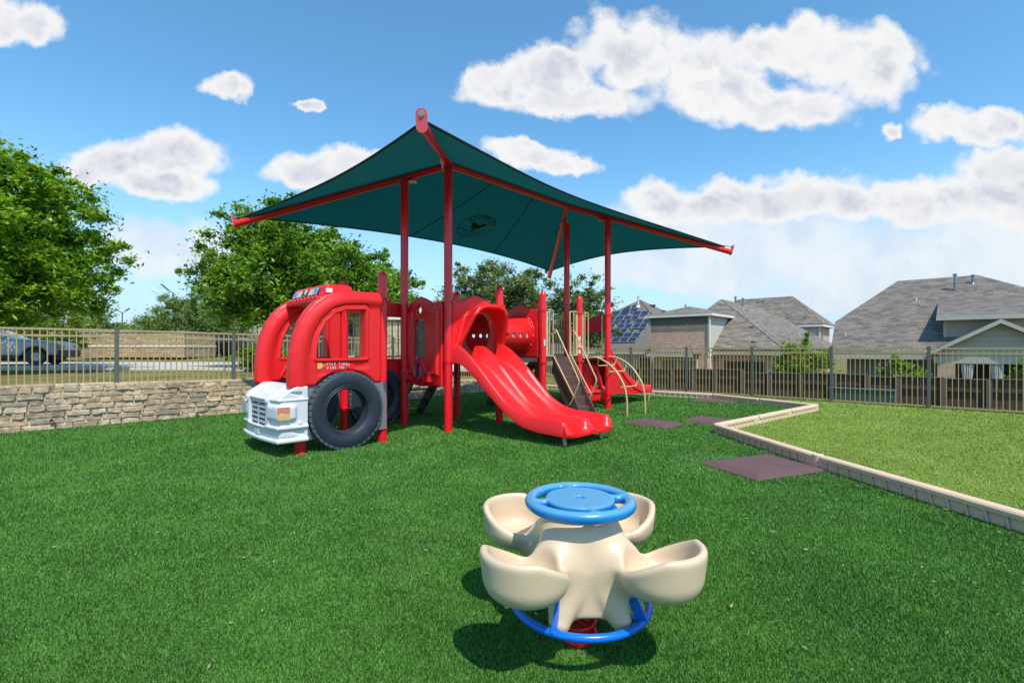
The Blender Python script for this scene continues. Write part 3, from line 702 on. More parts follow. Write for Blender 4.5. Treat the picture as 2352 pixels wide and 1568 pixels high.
# moulded red climber under the far deck
def fcl(X,Y,Z):
    a=rbox(X,Y,Z,(6.66,.42,.62),(.50,.05,.46),.05); b=rbox(X,Y,Z,(6.80,.25,.30),(.40,.20,.17),.10); b=np.maximum(b,-(caps(X,Y,Z,(6.3,.05,.62),(7.3,.02,.60),.17,.17)))
    c=caps(X,Y,Z,(7.16,.36,.95),(7.18,.1,.18),.07,.05)
    d=smin(smin(a,b,.08),c,.05)
    for i in range(4):
        for j in range(2): d=np.maximum(d,-(np.sqrt((X-6.30-.13*i-.05*j)**2+(Z-.78-.11*j)**2)-.028))
    sl=np.maximum(np.abs(X-6.72)-.26,np.abs(Z-.47)-.045); d=np.maximum(d,-sl) ; bars=np.maximum(np.abs(((X-6.72+.04)%.08)-.04)-.012,np.maximum(np.abs(Z-.47)-.05,np.maximum(np.abs(Y-.42)-.02,np.abs(X-6.72)-.27)))
    return np.minimum(d,bars)
sdmesh('moulded_climber',fcl,(6.08,-.05,.06),(7.34,.56,1.16),.0145,RED,ps,TV)
# stickers
m=MB(); P=T(4.84,0); 
def sticker(P,z,h,w_,mat,par,ang=-92):
    m=MB(); rows=[]
    for k in range(7):
        a=R(ang-18*w_+36*w_*k/6); rows.append([P+Vector((.0705*math.cos(a),.0705*math.sin(a),z+dz)) for dz in (-h/2,h/2)])
    m.grid(rows); return m.build('sticker',mat,par,smooth=60,fix=False)
STK=plain('white_sticker',(.72,.66,.66),.5,.1,30); sticker(T(4.84,0),1.52,.12,.8,STK,ps,-60); sticker(T(6.05,0),1.62,.09,1.2,STK,ps); sticker(T(6.05,0),1.48,.12,1.2,STK,ps); sticker(T(6.05,0),1.33,.08,1.2,STK,ps)

# ================================================================ fire truck front
ft=thing('fire_truck_play_panel','red climb-in play fire engine with white grille and big black tyre, facing the stone wall','play fire engine',tuple(T(.4,.6)))
ftp=[post(0,0,.42,ft,cap=False),post(SPX,0,2.56,ft,(2.12,)),post(0,SPW,.42,ft,cap=False),post(SPX,SPW,2.56,ft,(.36,))]
OUT=[(-.17,.90),(-.17,1.12),(-.15,1.34),(-.11,1.55),(-.04,1.75),(.05,1.90),(.15,2.02),(.30,2.13),(.5,2.187),(.78,2.21),(1.135,2.215),(1.135,.90),(1.08,.90),(.02,.90)]
HOLE=[(.168,1.257),(.180,1.419),(.211,1.573),(.298,1.747),(.442,1.884),(.589,1.936),(.875,1.955),(.889,1.94),(.889,1.257)]
PATH=[(-.045,.90),(-.045,1.12),(-.03,1.34),(.01,1.52),(.08,1.70),(.165,1.83),(.27,1.935),(.40,2.02),(.56,2.07),(.78,2.095),(1.10,2.10)]
def frame(q0,sgn):
    def f(X,Y,Z):
        o=polysd(X,Z,OUT); h=polysd(X,Z,HOLE); ar=np.sqrt((X-.593)**2+(Z-.535)**2)-.565
        lower=np.maximum(o,-np.minimum(h,ar)); pl=rext(lower,np.abs(Y-q0)-.082,.03)
        ls=linesd(X,Z,PATH); tb=np.sqrt(ls**2+((Y-q0)*.95)**2)-.110
        # recess the panel around the window, keep a raised lip
        d=smin(pl,tb,.05)
        # shallow moulded recess around the lettering on the outer face
        rc=rext(polysd(X,Z,[(.19,1.04),(.93,1.13),(.93,1.21),(.19,1.21)]),np.abs(Y-(q0+sgn*.090))-.020,.01); d=smax(d,-rc,.02)
        gr=np.abs(h-.075)-.006; gr=np.maximum(gr,1.30-Z); gv=np.maximum(gr,np.abs(np.abs(Y-q0)-.115)-.02); 
        cut=np.maximum(gr,(np.abs(Y-q0)*-1+.076)); d=smax(d,-np.maximum(cut,.0*d-1),.006)
        lip=rext(np.abs(h-.014)-.018,np.abs(Y-q0)-.098,.02); lip=np.maximum(lip,1.19-Z)
        d=smin(d,lip,.02)
        if sgn>0:
            hd=np.abs(linesd(X,Z,[(.22,.99),(.30,1.14)])-.035)-.008; d=smin(d,rext(hd,np.abs(Y-(q0-.09))-.02,.008),.01)
        return d
    return f
f1_=sdmesh('cab_side',frame(-.02,-1),(-.22,-.20,.86),(1.18,.14,2.26),.0115,RED,ft,TV)
f2_=sdmesh('cab_side',frame(SPW+.02,1),(-.22,SPW-.14,.86),(1.18,SPW+.20,2.26),.0125,RED,ft,TV)
# lettering
def onside(a,z): return T(a,-.079,z)
LET=plain('pale_lettering',(.78,.62,.55),.5,.02)
m=MB()
def word(s,c,z,size,arcr=0,spacing=None):
    n=len(s); sp_=spacing or size*.74
    for i,ch in enumerate(s):
        if ch==' ': continue
        x=(i-(n-1)/2)*sp_; v,f=text_mesh(ch,size,.0015); th=-x*arcr; dz=-(x*x)*arcr/2
        m.add([T(c+x+a*math.cos(th)-b*math.sin(th),-.0925-cz,z+dz+a*math.sin(th)+b*math.cos(th)) for a,b,cz in v],f)
word('LITTLE TIKES',.445,1.190,.050,1.2,.034); m.build('truck_lettering',LET,f1_,smooth=0,fix=False); m=MB(); word('FIRE CO.',.455,1.135,.050,.8,.036)
m.build('truck_lettering',LET,f1_,smooth=0,fix=False)
m=MB(); m.cyl(T(.215,-.086,1.170),T(.215,-.096,1.170),.048,n=24); m.build('round_badge',plain('orange_badge',(.80,.40,.12),.5,.15,60),f1_)
m=MB(); m.box(T(.78,-.090,1.185),(.15,.012,.010),U[:2]); m.build('seam_slot',plain('dark_red_shadow_gap',(.25,.0,.0),.6),f1_)
# light bar
def flb(X,Y,Z):
    X=X-.17; Y=Y+.08
    prof=polysd(X,Z,[(.07,2.10),(.12,2.13),(.17,2.275),(.24,2.305),(.50,2.305),(.56,2.25),(.58,2.16),(.40,2.06),(.10,2.06)])
    d=rext(prof,np.abs(Y-.64)-.52,.035)
    end=rbox(X,Y,Z,(.36,.12,2.19),(.20,.08,.10),.05); d=smin(d,end,.03)
    sh=rbox(X,Y,Z,(.16,.64,2.07),(.10,.62,.045),.03); d=smin(d,sh,.02)
    for k in range(8): d=smin(d,rbox(X,Y,Z,(.065,.16+.13*k,2.118),(.02,.018,.014),.006),.01)
    return d
lb=sdmesh('roof_light_bar',flb,(.05,-.16,1.98),(.82,1.28,2.36),.0125,RED,ft,TV)
# picture strip on the sloping face
sa=Vector((.145-.02,0,2.14)); 
def lbp(q,t,o=0):  # t 0..1 up the slope
    x=.128+.052*t-.006-o; z=2.142+.118*t+.004+o*.3; return T(x-.012+.17,q-.08,z)
STRIP=[('blue_picture_panel',(.26,.42,.78),.97,1.13),('peach_picture_panel',(.75,.48,.30),.80,.965),('black_picture_panel',(.03,.035,.04),.56,.795),('peach_picture_panel',(.75,.48,.30),.40,.555),('blue_picture_panel',(.26,.42,.78),.24,.395)]
m=MB(); m.add([lbp(.225,.03,-.002),lbp(1.145,.03,-.002),lbp(1.145,.95,-.002),lbp(.225,.95,-.002)],[(0,1,2,3)]); m.build('picture_backing',plain('navy_backing',(.05,.03,.12),.5),lb,fix=False)
for nm,c,a,b in STRIP:
    m=MB(); m.add([lbp(a,.08,.003),lbp(b,.08,.003),lbp(b,.90,.003),lbp(a,.90,.003)],[(0,1,2,3)]); pp=m.build('picture_panel',plain(nm,c,.5,.15,20),lb,fix=False)
    if 'blue' in nm:
        m=MB(); cq=(a+b)/2; m.tube([lbp(cq+.03*math.cos(x),.5+.25*math.sin(x),.006) for x in [k*.6 for k in range(9)]],.006,5); m.build('curl_mark',plain('teal_print',(.05,.18,.35),.5),pp)
m=MB(); m.cyl(lbp(.675,.62,.002),lbp(.675,.62,.008),.042,n=20); m.build('white_disc_mark',STK,lb)
m=MB(); 
for k in range(6): m.add([lbp(.60+.028*k,.04,.006),lbp(.618+.028*k,.04,.006),lbp(.618+.028*k,.16,.006),lbp(.60+.028*k,.16,.006)],[(0,1,2,3)])
m.build('tick_mark',plain('grey_print',(.3,.3,.3),.5),lb,fix=False)
m=MB(); m.box(T(.37,-.045,2.20),(.09,.012,.06),U[:2]); m.build('white_label',STK,lb)
# white nose
NZ=[(-.37,.72),(-.37,.20),(.04,.20),(.04,.915),(-.10,.915)]
def fnose(X,Y,Z):
    yc=.52; hw=.66
    Xb=X-.05*np.clip(np.abs(Y-yc)/hw,0,1)**2
    body=rbox(Xb,Y,Z,(-.12,yc,.57),(.25,hw,.335),.05); body=np.minimum(body,rbox(X,Y,Z,(-.02,yc,.57),(.10,hw,.335),.02))
    top=((-.10-X)*.62+(Z-.905))*.85; body=smax(body,top,.012); body=np.maximum(body,X-.045)
    # wrap-round bumper: two rounded ridges with a channel between them
    for z0,hz in ((.385,.024),(.215,.028)):
        body=smin(body,np.maximum(rbox(Xb,Y,Z,(-.12,yc,z0),(.285,hw+.030,hz),.022),X-.045),.010)
    body=smin(body,np.maximum(rbox(Xb,Y,Z,(-.12,yc,.735),(.262,hw+.012,.013),.010),X-.045),.010)
    for yy in (-.02,1.06): body=smin(body,rbox(Xb,Y,Z,(-.28,yy,.575),(.125,.160,.105),.05),.020)
    for yy in (.14,.90):
        body=smin(body,rbox(Xb,Y,Z,(-.365,yy,.55),(.030,.045,.175),.018),.012)
        ra=smax(rbox(X,Y,Z,(-.20,yy,.80),(.20,.040,.30),.02),top-.026,.01); body=smin(body,np.maximum(np.maximum(ra,.70-Z),Z-.912),.012)
    gr=rbox(Xb,Y,Z,(-.40,.52,.545),(.05,.32,.165),.006); body=smax(body,-gr,.006)
    body=smax(body,-np.maximum(polysd(X,Z,[(-.20,.835),(-.03,.835),(-.03,.775)]),np.abs(Y+.15)-.045),.006)
    body=smax(body,-np.maximum(polysd(X,Z,[(-.22,.355),(.0,.36),(.0,.26)]),np.abs(Y+.15)-.035),.006)
    for k in range(3): body=smax(body,-rbox(X,Y,Z,(-.22,.36+.14*k,.86),(.07,.008,.06),.005),.006)
    return body
nose=sdmesh('grille_front',fnose,(-.54,-.22,.14),(.08,1.26,.98),.0085,WHITE,ft,TV); sm_=nose.modifiers.new('smooth','SMOOTH'); sm_.iterations=2; sm_.factor=.5
m=MB(); 
def nsp(q,off=0): return -.38+.06*min(1,abs(q-.52)/.66)**2-off
for r_ in range(5):
    z=.665-.066*r_
    for a,b in ((.26,.48),(.55,.77)): m=MB(); m.box(T(-.347,(a+b)/2,z),(.028,b-a,.025),U[:2]); m.build('grille_slot',DKSLOT,nose)
m=MB(); m.box(T(-.342,.52,.53),(.030,.56,.36),U[:2]); m.build('grille_plate',WHITE,nose)
LENS={'g':('clear_lamp_lens',(.42,.46,.46)),'r':('orange_red_lamp_lens',(.62,.22,.14)),'o':('amber_lamp_lens',(.72,.42,.18))}
def lens(key,pts):
    c=sum(pts,Vector())/4; m=MB(); q=[c+(p-c)*.95 for p in pts]; nrm=(pts[1]-pts[0]).cross(pts[3]-pts[0]).normalized(); m.add([p+nrm*.004 for p in q]+[p-nrm*.02 for p in q],[(0,1,2,3),(7,6,5,4),(0,4,5,1),(1,5,6,2),(2,6,7,3),(3,7,4,0)]); m.build('headlamp_lens',plain(LENS[key][0],LENS[key][1],.25,.1,20),nose)
for z0,z1,kr in ((.492,.573,'o'),(.577,.658,'r')):
    lens('g',[T(-.366,.118,z0),T(-.357,-.09,z0),T(-.357,-.09,z1),T(-.366,.118,z1)])
    lens(kr,[T(-.352,-.172,z0),T(-.20,-.186,z0),T(-.20,-.186,z1),T(-.352,-.172,z1)])
    lens('g',[T(-.370,1.20,z0),T(-.380,.95,z0),T(-.380,.95,z1),T(-.370,1.20,z1)])
m=MB(); m.lathe([(.0001,-.02),(.022,-.018),(.03,-.008),(.03,.01)],(0,0,0),20,fn=lambda x,y,z:(x,y,z)); m.v=[tuple(T(-.06,-.145,.43)+U*v[0]+Z3*v[1]+W*v[2]) for v in m.v]; m.build('round_boss',WHITE,nose)
m=MB(); m.box(T(-.375,.50,.298),(.03,.16,.085),U[:2]); pl=m.build('number_plate',WHITE,nose,bevel=.004)
# diamond plate
def dplate():
    m,t,b=newmat('diamond_tread_plate'); Uv=uvc(t); s=t.new('ShaderNodeSeparateXYZ'); t.l.new(Uv,s.inputs[0])
    def lob(ox,oy,sg):
        x=t.m('SUBTRACT',t.m('FRACT',t.m('ADD',t.m('DIVIDE',s.outputs[0],.05),ox)),.5); y=t.m('SUBTRACT',t.m('FRACT',t.m('ADD',t.m('DIVIDE',s.outputs[1],.05),oy)),.5)
        a=t.m('ADD',x,t.m('MULTIPLY',y,sg)); c=t.m('SUBTRACT',x,t.m('MULTIPLY',y,sg)); d=t.m('ADD',t.m('ABSOLUTE',t.m('MULTIPLY',a,3.6)),t.m('ABSOLUTE',t.m('MULTIPLY',c,1.1))); return t.smooth(d,.62,.36)
    h=t.m('MAXIMUM',lob(0,0,1),lob(.5,.5,-1)); t.set(b.inputs['Base Color'],t.mix(h,(.20,.22,.24),(.48,.50,.52))); b.inputs['Metallic'].default_value=.3; b.inputs['Roughness'].default_value=.4
    bump(t,b,h,.9,.01); return m
DPL=dplate()
arcp=lambda a:(.593+.53*math.cos(R(a)),.535+.53*math.sin(R(a)))
m=MB(); lft=[(.05,.905),(.05,.185),(.20,.185)]+[arcp(a) for a in range(222,138,-6)]+[(.22,.905)]
m.prism(lft,lambda a,z:T(a,-.07,z),lambda a,z:T(a,-.03,z)); m.build('diamond_plate',DPL,ft); m=MB()
rgt=[(1.23,.895),(1.23,.20),(.98,.20)]+[arcp(a) for a in range(-38,44,6)]+[(.99,.895)]
m.prism(rgt,lambda a,z:T(a,-.085,z),lambda a,z:T(a,-.075,z)); m.build('diamond_plate',DPL,ft)
# tyres
def tyre(pc,qc,sg,parent=ft):
    prof=[(.300,-.075),(.306,-.095),(.318,-.102),(.328,-.096),(.334,-.102),(.350,-.106),(.356,-.102),(.365,-.107),(.42,-.112),(.48,-.110),(.512,-.100),(.526,-.088),(.532,-.05),(.534,0),(.532,.05),(.526,.088),(.512,.100),(.46,.112),(.40,.112),(.34,.105),(.31,.10),(.300,.08),(.290,.05),(.288,0),(.292,-.05)]
    m=MB(); m.lathe(prof,(0,0,0),80,close=True); tr=lambda v:tuple(T(pc+v[0],qc+v[2],.535+v[1])); m.v=[tr(v) for v in m.v]; o=m.build('tyre',RUB,parent,smooth=35)
    g=MB(); n=40
    for k in range(n):
        a=2*math.pi*k/n; da=.064
        for side in (-1,1):
            aa=a+(.5*2*math.pi/n if side>0 else 0); P=[]
            for r_ in (.505,.5435):
                for q in (.010,.100):
                    for t_ in (-da,da): P.append(tr((r_*math.cos(aa+t_),r_*math.sin(aa+t_),side*q*(1 if r_>.52 or q<.05 else 1.02))))
            g.add(P,[(0,1,3,2),(4,6,7,5),(0,4,5,1),(2,3,7,6),(0,2,6,4),(1,5,7,3)])
    g.build('tread_block',RUB2,o,bevel=.004,bseg=1); return o
tyre(.593,-.06,-1); tyre(.593,SPW+.08,1)
# black panel, rear wheel arch and header behind the cab (back row, between posts 1 and 2)
m=MB(); m.prism([(.07,.10),(.07,.75),(.50,.78),(1.14,.80),(1.14,.10)],lambda a,z:T(SPX+a,SPW-.02,z),lambda a,z:T(SPX+a,SPW+.03,z)); m.build('rear_black_panel',BLACK,ft,bevel=.008)
tyre(SPX+.60,SPW+.02,1)
m=MB(); arc=[(.60+.56*math.cos(R(a)),.53+.56*math.sin(R(a))) for a in range(28,153,8)]
m.prism([(1.14,1.21)]+[(1.14,.80)]+arc+[(.07,.80),(.07,1.21)],lambda a,z:T(SPX+a,SPW-.04,z),lambda a,z:T(SPX+a,SPW+.05,z)); m.build('rear_side_panel',RED,ft,bevel=.008)
m=MB(); m.box(T(SPX+.61,SPW-.02,2.10),(1.02,.05,.26),U[:2]); m.build('header_board',RED,ft,bevel=.012)
m=MB(); z0,z1=1.255,1.90
for z in (z0,z1): m.tube([T(SPX+.05,SPW,z),T(2*SPX-.05,SPW,z)],.018,10)
for k in range(8): m.tube([T(SPX+.17+.125*k,SPW,z0),T(SPX+.17+.125*k,SPW,z1)],.013,8)
m.build('guard_rail',TANP,ft,smooth=60)
# ================================================================ spring spinner
SC=Vector((.325,2.315,0))
sp_=thing('spring_spinner','tan and blue four-seat spinner on a red coil spring, alone on the turf in front','spinner',tuple(SC))
ANG=[-132,-41,136,51]; LEGA=[-119,-52,136,54]
def fspin(X,Y,Z):
    r=np.sqrt(X*X+Y*Y)
    # central cone and skirt
    Rz=np.interp(Z,[.14,.22,.30,.42,.50,.56,.60,.625],[.165,.175,.18,.18,.185,.185,.17,.155])
    d=np.maximum((r-Rz)*.9,np.maximum(Z-.625,.205-Z)); d=smax(d,r-.3,.05)
    arms=None
    for k,a in enumerate(ANG):
        th=R(a); c,s=math.cos(th),math.sin(th); A=X*c+Y*s; B=-X*s+Y*c
        # saddle-like arm
        arm=caps(A,B,Z,(.02,0,.50),(.28,0,.410),.135,.095)
        th2=R(LEGA[k]); A2=X*math.cos(th2)+Y*math.sin(th2); B2=-X*math.sin(th2)+Y*math.cos(th2); leg=caps(A2,B2,Z,(.13,0,.38),(.245,0,.21),.115,.048)
        arm=smin(arm,leg,.05)
        # bucket seat
        top=.420+np.clip((A-.20)*.52,0,.3); top=top-.9*np.maximum(A-.50,0)**1.0*.55+.0*B
        cx_=.398; rr=np.sqrt(((A-cx_)*1.03)**2+B*B)
        floor_z=.412
        body=rr-.182-np.clip(Z-.42,0,.3)*.12
        low=.368+.25*np.clip(.12-(A-.20),0,.2)
        shell=smax(body,Z-top,.03); shell=smax(shell,low-Z+1.6*np.maximum(rr-.10,0)**1.5,.05)
        carve=rr-.139-np.clip(Z-.42,0,.3)*.12; bowl=smax(carve,floor_z+.55*np.maximum(rr-.07,0)**1.5-Z+.0,.05)
        bowl=smax(bowl,.10-A+.06*np.clip(.5-Z,0,1)*0,.03)
        # leave the saddle in the middle of the seat opening
        seat=smax(shell,-bowl,.022)
        dd=smin(arm,seat,.035)
        # keep the bowl open above the arm
        dd=smax(dd,-smax(bowl,.235-A+.5*(Z-.42)*-1,.03),.02)
        arms=dd if arms is None else smin(arms,dd,.03)
    d=smin(d,arms,.06)
    # foot wells: slightly hollow panels between the arms
    for a in (-90,2,90,180):
        th=R(a); c,s=math.cos(th),math.sin(th); A=X*c+Y*s; B=-X*s+Y*c
        pan=rbox(A,B,Z,(.105,0,.345),(.095,.088,.135),.022); d=smin(d,pan,.010)
        d=smax(d,-(np.sqrt(B**2+((Z-.16)*1.2)**2)-.075),.04) if False else d
    hollow=np.maximum(r-.13,Z-.24); d=smax(d,-hollow,.02)
    return d
o=sdmesh('seat_body',fspin,(-.68,-.68,.12),(.68,.68,.70),.0078,TAN,sp_,lambda V:V+np.array(SC))
sm_=o.modifiers.new('smooth','SMOOTH'); sm_.iterations=3; sm_.factor=.5
# hand wheel
WZ=.670
def fwh(X,Y,Z):
    r=np.sqrt(X*X+Y*Y); z=Z-WZ; d=np.sqrt((r-.236)**2+(z*1.05)**2)-.0275
    disc=rext(r-.165,np.abs(z-.004)-.018,.012); 
    for a in (-80,10,100,190):
        th=R(a); A=X*math.cos(th)+Y*math.sin(th); B=-X*math.sin(th)+Y*math.cos(th)
        d=smin(d,caps(A,B,z,(.14,0,0),(.225,0,0),.020,.022),.02)
    d=smin(d,disc,.012); hub=np.maximum(r-.022,-(z-.004)); d=smax(d,-hub,.008); d=smin(d,np.sqrt(X*X+Y*Y+(z-.006)**2)-.012,.003)
    return d
wh=sdmesh('hand_wheel',fwh,(-.28,-.28,WZ-.05),(.28,.28,WZ+.05),.0058,BLUE,sp_,lambda V:V+np.array(SC))
# the top faces of the wheel turn a paler, mottled blue, given by height
m_,t_,b_=newmat('blue_plastic_paler_on_top'); g_=t_.new('ShaderNodeNewGeometry'); s_=t_.new('ShaderNodeSeparateXYZ'); t_.l.new(g_.outputs['Position'],s_.inputs[0])
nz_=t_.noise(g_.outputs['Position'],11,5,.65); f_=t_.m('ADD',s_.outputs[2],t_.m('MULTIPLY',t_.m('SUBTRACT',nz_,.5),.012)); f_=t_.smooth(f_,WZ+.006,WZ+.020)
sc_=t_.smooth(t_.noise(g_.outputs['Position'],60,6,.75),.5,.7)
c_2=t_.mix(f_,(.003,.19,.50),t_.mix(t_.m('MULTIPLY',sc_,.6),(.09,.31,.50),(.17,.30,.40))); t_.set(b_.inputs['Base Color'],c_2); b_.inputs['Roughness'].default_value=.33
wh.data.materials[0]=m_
m=MB(); m.cyl(SC+Z3*.60,SC+Z3*.655,.15,.10,n=32); m.cyl(SC+Z3*.625,SC+Z3*.640,.165,.18,n=36); m.build('wheel_collar',BLUE,sp_)
m=MB(); RZ=.203; m.tube([SC+Vector((.318*math.cos(a),.318*math.sin(a),RZ)) for a in [2*math.pi*k/64 for k in range(64)]],.0175,14,closed=True); fr=m.build('foot_ring',BLUEP,sp_,smooth=60)
m=MB()
for a in (-118,-38,142,62):
    th=R(a); d=Vector((math.cos(th),math.sin(th),0)); m.beam(SC+d*.318+Z3*RZ,SC+d*.24+Z3*.34,.05,.012,(d.y*-1,d.x,0)); m.beam(SC+d*.05+Z3*.215,SC+d*.318+Z3*RZ,.03,.012)
m.build('ring_bracket',BLUEP,fr)
m=MB(); pts=[]
for k in range(150):
    a=2*math.pi*k/36+1.1; f=k/149; z=.018+.215*max(0,min(1,(f-.10)/.8)); pts.append(SC+Vector((.066*math.cos(a),.066*math.sin(a),z)))
m.tube(pts,.0165,12); m.build('coil_spring',RSPR,sp_,smooth=60)
m=MB(); m.cyl(SC+Z3*.22,SC+Z3*.26,.09,n=24); m.build('spring_mount',BLACK,sp_)

# ================================================================ ground
WA=Vector((-8.357,7.893)); WD=Vector((.700,.714)).normalized(); WN=Vector((-WD.y,WD.x))     # stone wall line
FA=Vector((5.50,15.24)); FD=Vector((.738,-.675)).normalized(); FN=Vector((-FD.y,FD.x))        # right fence line
def sstep(x): x=np.clip(x,0,1); return x*x*(3-2*x)
def hgt(X,Y):
    dW=(X-WA.x)*WN.x+(Y-WA.y)*WN.y; aW=(X-WA.x)*WD.x+(Y-WA.y)*WD.y; dF=(X-FA.x)*FN.x+(Y-FA.y)*FN.y
    Tt=.60-.30*sstep((aW-4)/6)*np.exp(-np.maximum(dW,0)/8)+.20*sstep((Y-27)/6); ter=Tt*sstep((dW-.05)/.28)
    low=-1.25*sstep((dF-.15)/1.7)
    t=sstep((X-.8-(Y-16)*.12)/2.5)
    both=(dW>0)&(dF>0)
    h=np.where(both,ter*(1-t)+low*t,np.where(dW>0,ter*(1-sstep((X-.8)/2.5)),low))
    return h
def axis(a,b,fine,n): 
    c=np.arange(a,b,fine); e=np.geomspace(1,1800,n); return np.concatenate([a-e[::-1],c,b+e-1+fine])
gx=axis(-32,34,.27,34); gy=axis(-3,44,.27,34)
XX,YY=np.meshgrid(gx,gy,indexing='ij'); ZZ=hgt(XX,YY)-.012
gv=np.stack([XX,YY,ZZ],-1).reshape(-1,3); ny_=len(gy); ii=np.arange(len(gx)-1)[:,None]*ny_+np.arange(ny_-1)[None]; ii=ii.ravel()
gf=np.stack([ii,ii+ny_,ii+ny_+1,ii+1],1).tolist()
o=mkmesh('ground',gv.tolist(),gf,VERGE,None,smooth=80,fix=False); tag(o,kind='structure')
# lawn sheet on the right, turf sheet in the middle
cur=[G(2620,1330),G(2352,1225),G(1940,1112),G(1650,996)]; 
C1=Vector((3.40,8.05,0)); C2=Vector((6.84,10.87,0)); C3=Vector((5.65,13.52,0)); 
bl=[Vector((4.6,-2.2,0)),Vector((4.30,.7,0)),Vector((3.97,3.25,0)),Vector((3.62,5.65,0)),C1,C2,Vector((5.55,13.35,0)),Vector((1.1,16.75,0))]
turf=[Vector((-14,1.9,0)),Vector((-14,-2.5,0))]+bl+[Vector((.3,16.9,0)),Vector((-8.357,7.893,0)),Vector((-14,2.14,0))]
m=MB(); m.add([(v.x,v.y,.0) for v in turf],[tuple(range(len(turf)))]); o=m.build('turf',TURF,smooth=0); tag(o,kind='structure')
fe=[Vector((FA.x,FA.y,0))+Vector((FD.x,FD.y,0))*k for k in (22,-6.0)]
lawn=bl+[Vector((.9,17.6,0)),Vector((1.5,19.,0)),fe[1]+Vector((.1,.1,0)),fe[0]+Vector((.1,.1,0)),Vector((22,-2.2,0))]
lawn=bl+[Vector((.8,19.5,0)),fe[0]+Vector((.15,.15,0)),Vector((22,-2.2,0))]
m=MB(); m.add([(v.x,v.y,-.004) for v in lawn],[tuple(range(len(lawn)))]); o=m.build('lawn',LAWN,smooth=0); tag(o,kind='structure')
# grass blades
def inpoly(X,Y,P):
    ins=np.zeros(X.shape,bool); n=len(P)
    for i in range(n):
        a=P[i];b=P[(i+1)%n]
        if abs(b.y-a.y)<1e-9: continue
        ins^=((a.y>Y)!=(b.y>Y))&(X<(b.x-a.x)*(Y-a.y)/(b.y-a.y)+a.x)
    return ins
def blades(name,poly,N,ymin,ymax,hb,wb,mat,lean,z0=0,pw=1.6,parent=None):
    u=rng.random(N); e=1-pw; Y=(ymin**e+u*(ymax**e-ymin**e))**(1/e) if abs(e)>1e-6 else ymin*(ymax/ymin)**u
    X=(rng.random(N)*2-1)*Y*1.09; k=inpoly(X,Y,poly); X=X[k];Y=Y[k];n=len(X)
    sc=np.clip((Y/2.6)**.7,.8,3.); h=hb*sc*(.6+.8*rng.random(n)); w2=wb*sc*(.7+.6*rng.random(n)); th=rng.random(n)*2*np.pi
    # the pile leans in brushed patches
    ph=np.sin(X*1.7+np.sin(Y*1.3)*1.2)+np.cos(Y*2.1-X*.6); la=rng.random(n)*6.28; lm=h*lean*(.3+.9*rng.random(n))
    bx=np.cos(th)*w2; by=np.sin(th)*w2; tx=X+np.cos(la)*lm; ty=Y+np.sin(la)*lm
    V=np.empty((n,3,3)); V[:,0]=np.stack([X-bx,Y-by,np.full(n,z0)],1); V[:,1]=np.stack([X+bx,Y+by,np.full(n,z0)],1); V[:,2]=np.stack([tx,ty,z0+h],1)
    me=bpy.data.meshes.new(name); me.vertices.add(3*n); me.vertices.foreach_set('co',V.ravel()); me.loops.add(3*n); me.loops.foreach_set('vertex_index',np.arange(3*n))
    me.polygons.add(n); me.polygons.foreach_set('loop_start',np.arange(n)*3); me.polygons.foreach_set('loop_total',np.full(n,3)); me.update(); me.materials.append(mat)
    o=bpy.data.objects.new(name,me); col.objects.link(o); return o
o=blades('turf_pile',turf,760000,1.75,15,.0125,.0024,TURFB,.65,pw=1.15); tag(o,'short green artificial grass pile covering the play area','turf',kind='stuff')
lawnb=[v+Vector((.12,.05,0)) for v in bl]+lawn[len(bl):]
o=blades('lawn_grass',lawnb,330000,3.0,18,.011,.0026,LAWNB,.7,pw=.9); tag(o,'lighter mown lawn grass to the right of the tan border','grass',kind='stuff')
# fallen leaves
n=190; V=[];F=[]
for i in range(n):
    y=1.9*(14/1.9)**random.random(); x=random.uniform(-1,1)*y*1.05
    if random.random()<.3: x=random.uniform(1.5,4); y=random.uniform(2.6,9)
    a=random.random()*6.3; l=random.uniform(.010,.024); w_=l*.28; c,s=math.cos(a),math.sin(a); z=.020+.006*random.random(); k=len(V)
    V+=[(x-c*l,y-s*l,z),(x-s*w_,y+c*w_,z+.004),(x+c*l,y+s*l,z+.003),(x+s*w_,y-c*w_,z-.001)]; F.append((k,k+1,k+2,k+3))
o=mkmesh('fallen_leaves',V,F,plain('dry_tan_leaf',(.30,.26,.12),.8,.3,30),None,smooth=0,fix=False); tag(o,'dry tan leaf bits scattered over the turf','leaves',kind='stuff')
# rubber mats
def mat_(pts,name_label,th=.045):
    P=[G(*q) for q in pts]; c=sum(P,Vector())/4; root=None; m=MB()
    if (P[1]-P[0]).cross(P[2]-P[1]).z<0: P=P[::-1]
    inn=[p+(c-p)*(.13/((c-p).length))*1.2 for p in P]
    m.add([p+Z3*.001 for p in P]+[p+Z3*.014 for p in P]+[p+Z3*th for p in inn],[(3,2,1,0)]+[(i,(i+1)%4,4+(i+1)%4,4+i) for i in range(4)]+[(4+i,4+(i+1)%4,8+(i+1)%4,8+i) for i in range(4)]+[(8,9,10,11)])
    o=m.build('rubber_mat',MAT_R,None,smooth=0,bevel=.008); tag(o,name_label,'rubber mat',group='purple brown rubber mats on the turf'); return o
mat_([(1604,1064),(1740,1106),(1904,1082),(1765,1045)],'largest, nearest purple-brown rubber mat, beside the tan border')
mat_([(1430,972),(1530,986),(1572,975),(1475,962)],'purple-brown rubber mat between the double slide end and the border corner')
mat_([(1562,966),(1640,977),(1700,968),(1600,957)],'purple-brown rubber mat tucked against the border corner')
mat_([(1585,921),(1690,927),(1682,920),(1605,915)],'farthest rubber mat, near the far border by the fence')
